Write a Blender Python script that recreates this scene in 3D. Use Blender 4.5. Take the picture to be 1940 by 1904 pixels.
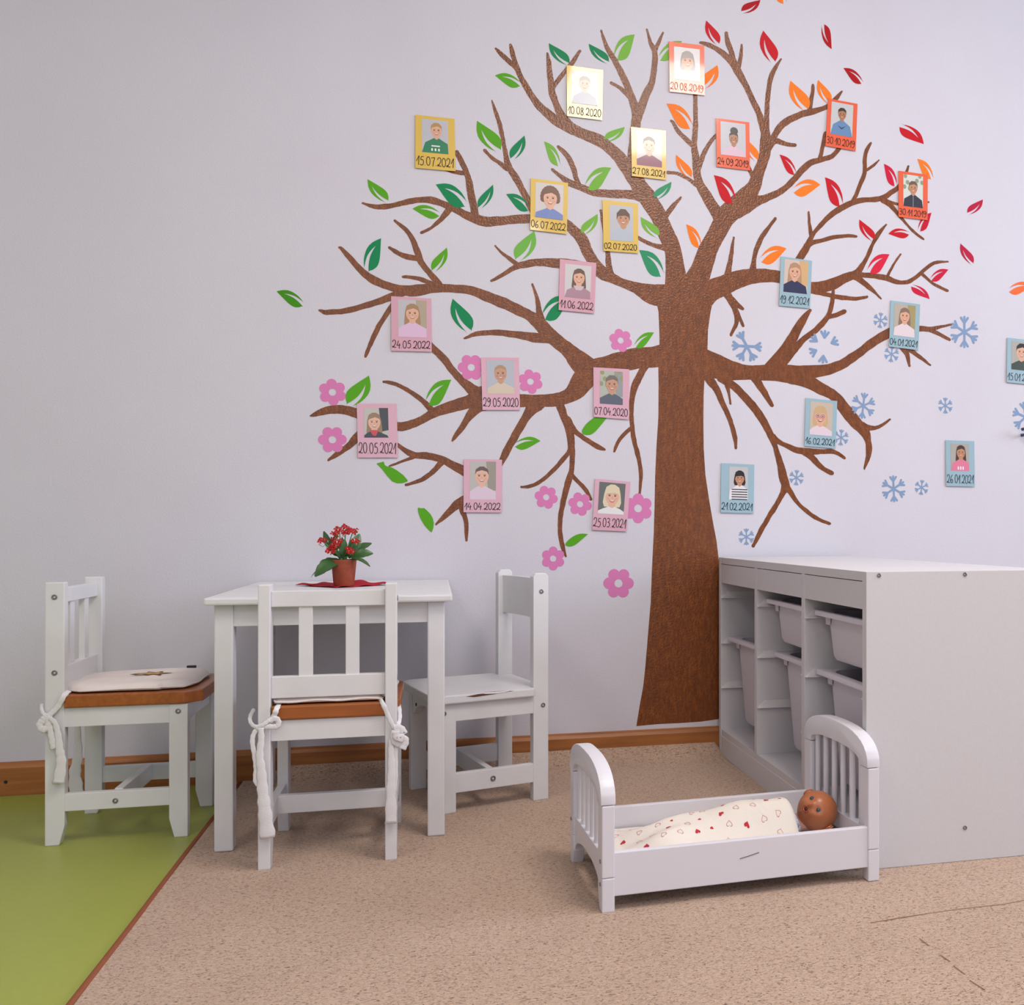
import bpy, bmesh, math, random
from mathutils import Vector, Matrix
random.seed(7)
for o in list(bpy.data.objects): bpy.data.objects.remove(o)
S = bpy.context.scene
COL = S.collection
PI = math.pi

# ------------------------------------------------------------------ camera
F, PX, PY, TH, HC = 1829.0, 1274.5, 1001.8, 0.2420, 0.641   # focal length (px), principal point, yaw, eye height
CT, ST = math.cos(TH), math.sin(TH)
cam = bpy.data.cameras.new('camera'); camo = bpy.data.objects.new('camera', cam); COL.objects.link(camo)
cam.sensor_fit = 'HORIZONTAL'; cam.sensor_width = 36.0
cam.lens = F/1940*36; cam.shift_x = (970-PX)/1940; cam.shift_y = (PY-952)/1940
cam.clip_start = 0.02
camo.location = (0, 0, HC); camo.rotation_euler = (PI/2, 0, -TH)
S.camera = camo

# ------------------------------------------------------------------ world, lights, exposure
w = bpy.data.worlds.new('sky'); S.world = w; w.use_nodes = True
w.node_tree.nodes['Background'].inputs[0].default_value = (0.62, 0.74, 1.0, 1)
w.node_tree.nodes['Background'].inputs[1].default_value = 0.9
S.view_settings.view_transform = 'Standard'; S.view_settings.look = 'None'
S.view_settings.gamma = 1.0; S.view_settings.use_curve_mapping = False
S.view_settings.exposure = -0.20
def area(name, loc, rot, sx, sy, power, col):
    l = bpy.data.lights.new(name, 'AREA'); l.shape = 'RECTANGLE'; l.size = sx; l.size_y = sy
    l.energy = power; l.color = col
    o = bpy.data.objects.new(name, l); COL.objects.link(o); o.location = loc; o.rotation_euler = rot
    return o
CEIL = 2.75
LAMPS = [(0.95, 0.85, 0.8, 1.0, 44), (-1.25, 0.2, 0.62, 1.3, 16), (0.3, -1.3, 0.8, 1.0, 26)]  # last one, behind the camera, is added to brighten floor and flat tops
for i, (x, y, sx, sy, p) in enumerate(LAMPS):
    area('ceiling_lamp_light', (x, y, CEIL-0.075), (0, 0, 0), sx-.06, sy-.06, p, (1.0, 0.92, 0.85))
area('window_daylight', (4.58, .85, 1.75), (0, PI/2, 0), 1.5, 2.1, 120, (0.78, 0.86, 1.0))
area('window_daylight', (0.3, -3.18, 1.55), (-PI/2, 0, PI), 3.4, 1.5, 24, (0.84, 0.91, 1.0))

# ------------------------------------------------------------------ helpers
def hexc(h, a=1.0):
    h = h.lstrip('#'); r = []
    for i in (0, 2, 4):
        c = int(h[i:i+2], 16)/255
        r.append(c/12.92 if c <= .04045 else ((c+.055)/1.055)**2.4)
    return (*r, a)
_m = {}
def mat(name, col, rough=.5, spec=.5, bump=None, vary=None, coat=0, metal=0, trans=0, emit=0, aniso=None, alpha=1):
    """bump=(scale,strength), vary=(scale,second colour,amount)"""
    if name in _m: return _m[name]
    m = bpy.data.materials.new(name); m.use_nodes = True; nt = m.node_tree; b = nt.nodes['Principled BSDF']
    c = hexc(col) if isinstance(col, str) else col
    b.inputs['Base Color'].default_value = c; b.inputs['Roughness'].default_value = rough
    b.inputs['Specular IOR Level'].default_value = spec; b.inputs['Metallic'].default_value = metal
    b.inputs['Coat Weight'].default_value = coat; b.inputs['Coat Roughness'].default_value = .06
    b.inputs['Transmission Weight'].default_value = trans
    b.inputs['Alpha'].default_value = alpha
    if emit:
        b.inputs['Emission Color'].default_value = c; b.inputs['Emission Strength'].default_value = emit
    tc = nt.nodes.new('ShaderNodeTexCoord')
    src = tc.outputs['Object']
    if aniso:
        mp = nt.nodes.new('ShaderNodeMapping'); mp.inputs['Scale'].default_value = aniso
        nt.links.new(src, mp.inputs[0]); src = mp.outputs[0]
    if vary:
        n = nt.nodes.new('ShaderNodeTexNoise'); n.inputs['Scale'].default_value = vary[0]; n.inputs['Detail'].default_value = 5
        r = nt.nodes.new('ShaderNodeValToRGB'); r.color_ramp.elements[0].position = .5-vary[2]/2; r.color_ramp.elements[1].position = .5+vary[2]/2
        r.color_ramp.elements[0].color = hexc(vary[1]); r.color_ramp.elements[1].color = c
        nt.links.new(src, n.inputs['Vector']); nt.links.new(n.outputs['Fac'], r.inputs[0]); nt.links.new(r.outputs[0], b.inputs['Base Color'])
    if bump:
        n = nt.nodes.new('ShaderNodeTexNoise'); n.inputs['Scale'].default_value = bump[0]; n.inputs['Detail'].default_value = 3
        bp = nt.nodes.new('ShaderNodeBump'); bp.inputs['Strength'].default_value = bump[1]; bp.inputs['Distance'].default_value = .004
        nt.links.new(src, n.inputs['Vector']); nt.links.new(n.outputs['Fac'], bp.inputs['Height']); nt.links.new(bp.outputs[0], b.inputs['Normal'])
    _m[name] = m
    return m

class MB:
    """collects geometry for ONE mesh object"""
    def __init__(s): s.v = []; s.f = []; s.mi = []
    def add(s, vs, fs, mi=0):
        o = len(s.v); s.v += [tuple(p) for p in vs]
        for f in fs: s.f.append([i+o for i in f]); s.mi.append(mi)
    def bm(s, b, mi=0):
        b.verts.index_update(); s.add([v.co[:] for v in b.verts], [[v.index for v in f.verts] for f in b.faces], mi); b.free()
    def box(s, x0, x1, y0, y1, z0, z1, bev=.002, mi=0, M=None):
        b = bmesh.new(); bmesh.ops.create_cube(b, size=1)
        for v in b.verts: v.co = Vector(((x0+x1)/2+v.co.x*(x1-x0), (y0+y1)/2+v.co.y*(y1-y0), (z0+z1)/2+v.co.z*(z1-z0)))
        if bev: bmesh.ops.bevel(b, geom=b.edges[:], offset=bev, segments=2, affect='EDGES', profile=.6)
        if M is not None: bmesh.ops.transform(b, matrix=M, verts=b.verts)
        s.bm(b, mi)
    def prism(s, pts, axis, a0, a1, bev=.0, mi=0):
        """polygon pts (2D) extruded along axis 0/1/2 from a0 to a1"""
        b = bmesh.new()
        def p3(p, a):
            q = list(p); q.insert(axis, a); return q
        lo = [b.verts.new(p3(p, a0)) for p in pts]; hi = [b.verts.new(p3(p, a1)) for p in pts]
        n = len(pts)
        b.faces.new(lo); b.faces.new(hi[::-1])
        for i in range(n): b.faces.new((lo[i], hi[i], hi[(i+1) % n], lo[(i+1) % n]))
        bmesh.ops.recalc_face_normals(b, faces=b.faces)
        if bev: bmesh.ops.bevel(b, geom=b.edges[:], offset=bev, segments=2, affect='EDGES', profile=.6, clamp_overlap=True)
        s.bm(b, mi)
    def tube(s, pts, r, n=8, mi=0, flat=1.0, up=(0, 0, 1), caps=True):
        """tube along pts; r a number or list; flat squashes along 'up'-ish axis"""
        pts = [Vector(p) for p in pts]; rs = r if isinstance(r, (list, tuple)) else [r]*len(pts)
        rings = []; up = Vector(up)
        for i, p in enumerate(pts):
            t = (pts[min(i+1, len(pts)-1)]-pts[max(i-1, 0)]).normalized()
            a = t.cross(up)
            if a.length < 1e-4: a = t.cross(Vector((1, 0, 0)))
            a.normalize(); c = a.cross(t).normalized()
            rings.append([p+a*math.cos(k*2*PI/n)*rs[i]+c*math.sin(k*2*PI/n)*rs[i]*flat for k in range(n)])
        vs = [q for R in rings for q in R]; fs = []
        for i in range(len(pts)-1):
            for k in range(n): fs.append([i*n+k, i*n+(k+1) % n, (i+1)*n+(k+1) % n, (i+1)*n+k])
        if caps: fs.append(list(range(n))[::-1]); fs.append([(len(pts)-1)*n+k for k in range(n)])
        s.add(vs, fs, mi)
    def lathe(s, prof, c=(0, 0, 0), n=28, mi=0, M=None):
        vs = []; fs = []; m = len(prof)
        for k in range(n):
            a = k*2*PI/n
            for r, z in prof: vs.append(Vector((r*math.cos(a), r*math.sin(a), z)))
        for k in range(n):
            for j in range(m-1): fs.append([k*m+j, ((k+1) % n)*m+j, ((k+1) % n)*m+j+1, k*m+j+1])
        vs = [(M @ v if M is not None else v)+Vector(c) for v in vs]
        s.add(vs, fs, mi)
    def ball(s, c, r, seg=20, M=None, mi=0, fn=None):
        b = bmesh.new(); bmesh.ops.create_uvsphere(b, u_segments=seg, v_segments=max(6, seg//2), radius=1)
        r = r if isinstance(r, (list, tuple)) else (r, r, r)
        for v in b.verts:
            p = Vector((v.co.x*r[0], v.co.y*r[1], v.co.z*r[2]))
            if fn: p = fn(v.co.copy(), p)
            v.co = (M @ p if M is not None else p)+Vector(c)
        s.bm(b, mi)
    def build(s, name, mats, parent=None, smooth=False, loc=None):
        me = bpy.data.meshes.new(name)
        v = s.v
        if loc is not None: v = [(p[0]-loc[0], p[1]-loc[1], p[2]-loc[2]) for p in v]
        me.from_pydata(v, [], s.f)
        for m in (mats if isinstance(mats, (list, tuple)) else [mats]): me.materials.append(m)
        me.polygons.foreach_set('material_index', s.mi)
        if smooth: me.polygons.foreach_set('use_smooth', [True]*len(s.f))
        me.update()
        o = bpy.data.objects.new(name, me); COL.objects.link(o)
        if loc is not None and not parent: o.location = loc
        if parent: o.parent = parent
        return o
def tag(o, label=None, cat=None, group=None, kind=None):
    if label: o['label'] = label
    if cat: o['category'] = cat
    if group: o['group'] = group
    if kind: o['kind'] = kind
    return o
def thing(name, label, cat, loc=(0, 0, 0), rz=0, group=None):
    o = bpy.data.objects.new(name, None); COL.objects.link(o); o.empty_display_size = .05
    o.location = loc; o.rotation_euler = (0, 0, rz)
    return tag(o, label, cat, group)
def smooth_by_angle(o, ang=40):
    me = o.data; me.polygons.foreach_set('use_smooth', [True]*len(me.polygons))
    try: me.set_sharp_from_angle(angle=math.radians(ang))
    except Exception: pass
    return o

WALL_Y = 2.664
def ray(u, v):
    k = (u-PX)/F; return Vector((ST+k*CT, CT-k*ST, (PY-v)/F))
def on_wall(u, v, off=0.0):
    """point of the back wall that the surveyed photo point (u, v) belongs to, 'off' metres in front of it"""
    d = ray(u, v); t = WALL_Y/d.y
    return Vector((d.x*t, WALL_Y-off, HC+d.z*t))

# ------------------------------------------------------------------ materials
M_wall = mat('wall_paint', '#d0ced7', .62, .3, bump=(220, .12), vary=(3, '#ccc9d2', .5))
M_ceil = mat('ceiling_paint', '#e4e2e2', .8)
M_white = mat('white_lacquer', '#dadadd', .38, .45, bump=(90, .03), vary=(14, '#d3d2d4', .5))
M_white2 = mat('white_lacquer_doll_bed', '#d8d6dd', .34, .45, bump=(60, .03))
M_lam = mat('white_laminate', '#d0ced1', .45, .4, vary=(300, '#cac8cb', .6))
M_pine = mat('oiled_pine', '#a8602a', .35, .5, vary=(9, '#8a4a1c', .5), aniso=(1, 12, 12))
M_skirt = mat('skirting_wood', '#b3723a', .4, .45, vary=(7, '#7d4a26', .6), aniso=(.6, 8, 8))
M_bolt = mat('steel_bolt', '#8d8f93', .35, .5, metal=.8)
M_hole = mat('dark_recess', '#1c1a19', .8)
M_cloth = mat('cream_cotton', '#ddd3cf', .9, .2, bump=(500, .25))
M_tie = mat('white_cotton_tape', '#dcdadd', .9, .2, bump=(400, .2))
# ------------------------------------------------------------------ room
X0, X1, Y0 = -2.6, 4.6, -3.2
m = MB(); m.box(X0-.1, X1+.1, Y0-.1, WALL_Y+.1, -.08, -.004, 0)
tag(m.build('floor', mat('green_linoleum', '#9aa246', .40, .45, vary=(60, '#919a40', .9), bump=(40, .02))), 'green mottled linoleum floor left of the carpet', 'floor', kind='structure')
m = MB(); m.box(X0-.1, X1+.1, WALL_Y, WALL_Y+.1, -.08, CEIL+.05, 0)
tag(m.build('wall_back', M_wall), 'white painted wall behind the table', 'wall', kind='structure')
m = MB(); m.box(X0-.1, X0, Y0-.1, WALL_Y, -.08, CEIL+.05, 0)
tag(m.build('wall_left', M_wall), 'white wall on the left side of the room', 'wall', kind='structure')
def wall_with_hole(name, lab, rng, box):
    """box(a0,a1,z0,z1) adds a wall piece; rng = opening"""
    m = MB(); a0, a1, b0, b1, z0, z1 = rng
    box(m, a0, b0, -.08, CEIL+.05); box(m, b1, a1, -.08, CEIL+.05); box(m, b0, b1, -.08, z0); box(m, b0, b1, z1, CEIL+.05)
    tag(m.build(name, M_wall), lab, 'wall', kind='structure')
wall_with_hole('wall_right', 'white wall with a window on the right side of the room', (Y0-.1, WALL_Y, -.2, 1.9, 1.0, 2.5), lambda m, a, b, z0, z1: m.box(X1, X1+.12, a, b, z0, z1, 0))
wall_with_hole('wall_rear', 'white wall with a wide window behind the camera', (X0, X1, -1.4, 2.0, .8, 2.3), lambda m, a, b, z0, z1: m.box(a, b, Y0-.12, Y0, z0, z1, 0))
m = MB(); m.box(X0-.1, X1+.1, Y0-.1, WALL_Y+.1, CEIL, CEIL+.08, 0)
tag(m.build('ceiling', M_ceil), 'white ceiling', 'ceiling', kind='structure')
def frame(name, lab, horiz, a0, a1, z0, z1, c):
    m = MB(); t = .05
    def bx(p, q, r, s):
        if horiz: m.box(p, q, c-.03, c+.03, r, s, .003)
        else: m.box(c-.03, c+.03, p, q, r, s, .003)
    bx(a0, a1, z0, z0+t); bx(a0, a1, z1-t, z1); bx(a0, a0+t, z0, z1); bx(a1-t, a1, z0, z1)
    bx((a0+a1)/2-t/2, (a0+a1)/2+t/2, z0, z1)
    tag(m.build(name, M_white), lab, 'window', kind='structure')
frame('window_1', 'white framed window in the right wall', False, -.2, 1.9, 1.0, 2.5, X1+.07)
frame('window_2', 'white framed wide window behind the camera', True, -1.4, 2.0, .8, 2.3, Y0-.07)
# skirting board: rounded top, from the left wall to the shelf
m = MB(); T = .018; H = .075
prof = [(WALL_Y, -.004), (WALL_Y-T, -.004), (WALL_Y-T, H-.012), (WALL_Y-T+.004, H-.004), (WALL_Y-T+.011, H), (WALL_Y, H)]
m.prism(prof, 0, X0, X1)
sk = m.build('baseboard_back', M_skirt); tag(sk, 'brown wooden skirting board along the foot of the white wall', 'skirting board', kind='structure')
m = MB(); p = on_wall(17, 1478, T); m.lathe([(0, .001), (.004, .001), (.004, -.001)], (p.x, WALL_Y-T, p.z), 12, M=Matrix.Rotation(PI/2, 3, 'X'))
m.build('screw_hole', M_hole, sk)
# ceiling lamps
for i, (x, y, sx, sy, pw) in enumerate(LAMPS):
    t = thing('ceiling_lamp', ['flat rectangular ceiling lamp above the shelf side of the room', 'flat rectangular ceiling lamp above the green floor', 'added ceiling lamp behind the camera, unseen fill light for the floor'][i], 'lamp', (x, y, CEIL-.07), 0, 'ceiling lamps')
    m = MB(); h = .07
    for a in ((-sx/2, -sx/2+.02, -sy/2, sy/2), (sx/2-.02, sx/2, -sy/2, sy/2), (-sx/2, sx/2, -sy/2, -sy/2+.02), (-sx/2, sx/2, sy/2-.02, sy/2)): m.box(*a, 0, h, 0)
    m.build('housing', M_white, t)
    m = MB(); m.box(-sx/2+.02, sx/2-.02, -sy/2+.02, sy/2-.02, .02, .03, 0)
    m.build('diffuser', mat('lamp_diffuser', (1, .95, .9, 1), .5, emit=1.5), t)

# ------------------------------------------------------------------ carpet
def carpet_mat():
    m = bpy.data.materials.new('beige_loop_pile'); m.use_nodes = True; nt = m.node_tree; b = nt.nodes['Principled BSDF']
    b.inputs['Roughness'].default_value = 1; b.inputs['Specular IOR Level'].default_value = .05
    b.inputs['Sheen Weight'].default_value = .25; b.inputs['Sheen Roughness'].default_value = .5
    N = nt.nodes.new; L = nt.links.new
    tc = N('ShaderNodeTexCoord'); mp = N('ShaderNodeMapping'); mp.inputs['Scale'].default_value = (170, 330, 200); mp.inputs['Rotation'].default_value = (0, 0, .35)
    L(tc.outputs['Object'], mp.inputs[0])
    n0 = N('ShaderNodeTexNoise'); n0.inputs['Scale'].default_value = 1.0; n0.inputs['Detail'].default_value = 4; n0.inputs['Distortion'].default_value = 1.2
    L(mp.outputs[0], n0.inputs['Vector'])
    r = N('ShaderNodeValToRGB'); e = r.color_ramp.elements
    e[0].position = .32; e[0].color = hexc('#6c4831'); e[1].position = .44; e[1].color = hexc('#b7987f')
    x = e.new(.62); x.color = hexc('#c4aa98')
    L(n0.outputs['Fac'], r.inputs[0])
    n1 = N('ShaderNodeTexNoise'); n1.inputs['Scale'].default_value = 5; n1.inputs['Detail'].default_value = 5
    L(tc.outputs['Object'], n1.inputs['Vector'])
    mx = N('ShaderNodeMixRGB'); mx.blend_type = 'MULTIPLY'; mx.inputs[0].default_value = .5
    r2 = N('ShaderNodeValToRGB'); r2.color_ramp.elements[0].position = .35; r2.color_ramp.elements[0].color = (.86, .83, .80, 1); r2.color_ramp.elements[1].position = .65; r2.color_ramp.elements[1].color = (1, 1, 1, 1)
    L(n1.outputs['Fac'], r2.inputs[0]); L(r.outputs[0], mx.inputs[1]); L(r2.outputs[0], mx.inputs[2]); L(mx.outputs[0], b.inputs['Base Color'])
    bp = N('ShaderNodeBump'); bp.inputs['Strength'].default_value = .9; bp.inputs['Distance'].default_value = .004
    L(n0.outputs['Fac'], bp.inputs['Height']); L(bp.outputs[0], b.inputs['Normal'])
    return m
M_carpet = carpet_mat()
CX = -.478
carpet = None
def build_carpet():
    xs = [CX+.006, -.46, -.44, -.42, -.40, -.36, -.3] + [-.2+.08*i for i in range(12)] + [.76, .775, .80, 1.2, 1.6, 2.2, 2.8, 3.6, 4.58]
    ys = [-3.18, -2, -1, 0, .8, 1.2, 1.5, 1.8, 2.1, 2.3, 2.45, 2.52, 2.56, 2.59, 2.605, 2.62, 2.632, 2.640, 2.644]
    m = MB(); vs = []; fs = []; nx, ny = len(xs), len(ys)
    for y in ys:
        for x in xs:
            lift = 0
            if x < .78: lift = .033*max(0, min(1, (y-2.575)/.065))**1.4
            if x < -.38: lift *= max(0, 1-((-.38-x)/.06))*.9
            vs.append((x, y, lift + .0012*math.sin(x*31+y*17)*(1 if 0 < y < 2.6 else 0)*0.6))
    for j in range(ny-1):
        for i in range(nx-1): fs.append([j*nx+i, j*nx+i+1, (j+1)*nx+i+1, (j+1)*nx+i])
    m.add(vs, fs)
    o = m.build('carpet', M_carpet, smooth=True)
    tag(o, 'beige loop pile carpet covering the floor under the furniture', 'carpet', kind='thing')
    m = MB(); pts = [(CX+.001+.0008*math.sin(i*.9), Y0+.02+i*(WALL_Y-.03-Y0-.02)/60, -.001) for i in range(61)]
    m.tube(pts, .0055, 8, flat=.5)
    m.build('edge_binding', mat('brown_binding', '#8a5138', .8, .2, bump=(300, .3)), o, smooth=True)
    # creases pressed into the pile at the right
    m = MB()
    def floor_pt(u, v):
        d = ray(u, v); t = -HC/d.z; return Vector((d.x*t, d.y*t, .0006))
    cr = [[(1650, 1748), (1700, 1739), (1750, 1732), (1800, 1725), (1850, 1719), (1900, 1713), (1940, 1707), (2000, 1699)]]
    for line in cr:
        m.tube([floor_pt(*q)+Vector((random.uniform(-.002, .002), random.uniform(-.002, .002), 0)) for q in line], .0009, 6, flat=.5)
    for seg in [[(1742, 1778), (1760, 1792)], [(1782, 1810), (1800, 1822)], [(1806, 1830), (1828, 1846)], [(1838, 1858), (1866, 1876)]]:
        m.tube([floor_pt(*q) for q in seg], .0009, 6, flat=.5)
    m.build('crease', mat('carpet_crease', '#94775f', 1, .05), o)
    return o
carpet = build_carpet()
# ------------------------------------------------------------------ painted tree
def smooth_line(pts, step=6.0):
    """Catmull-Rom through (u, v, width)"""
    if len(pts) < 3:
        (a, b) = pts; n = max(2, int(math.hypot(a[0]-b[0], a[1]-b[1])/step))
        return [tuple(a[k]+(b[k]-a[k])*i/n for k in range(3)) for i in range(n+1)]
    out = []; P = [pts[0]]+list(pts)+[pts[-1]]
    for i in range(1, len(P)-2):
        p0, p1, p2, p3 = P[i-1], P[i], P[i+1], P[i+2]
        n = max(2, int(math.hypot(p1[0]-p2[0], p1[1]-p2[1])/step))
        for j in range(n):
            t = j/n
            out.append(tuple(.5*((2*p1[k])+(-p0[k]+p2[k])*t+(2*p0[k]-5*p1[k]+4*p2[k]-p3[k])*t*t+(-p0[k]+3*p1[k]-3*p2[k]+p3[k])*t**3) for k in range(3)))
    out.append(tuple(pts[-1])); return out
def S_(*a): return [tuple(a[i:i+3]) for i in range(0, len(a), 3)]
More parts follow.
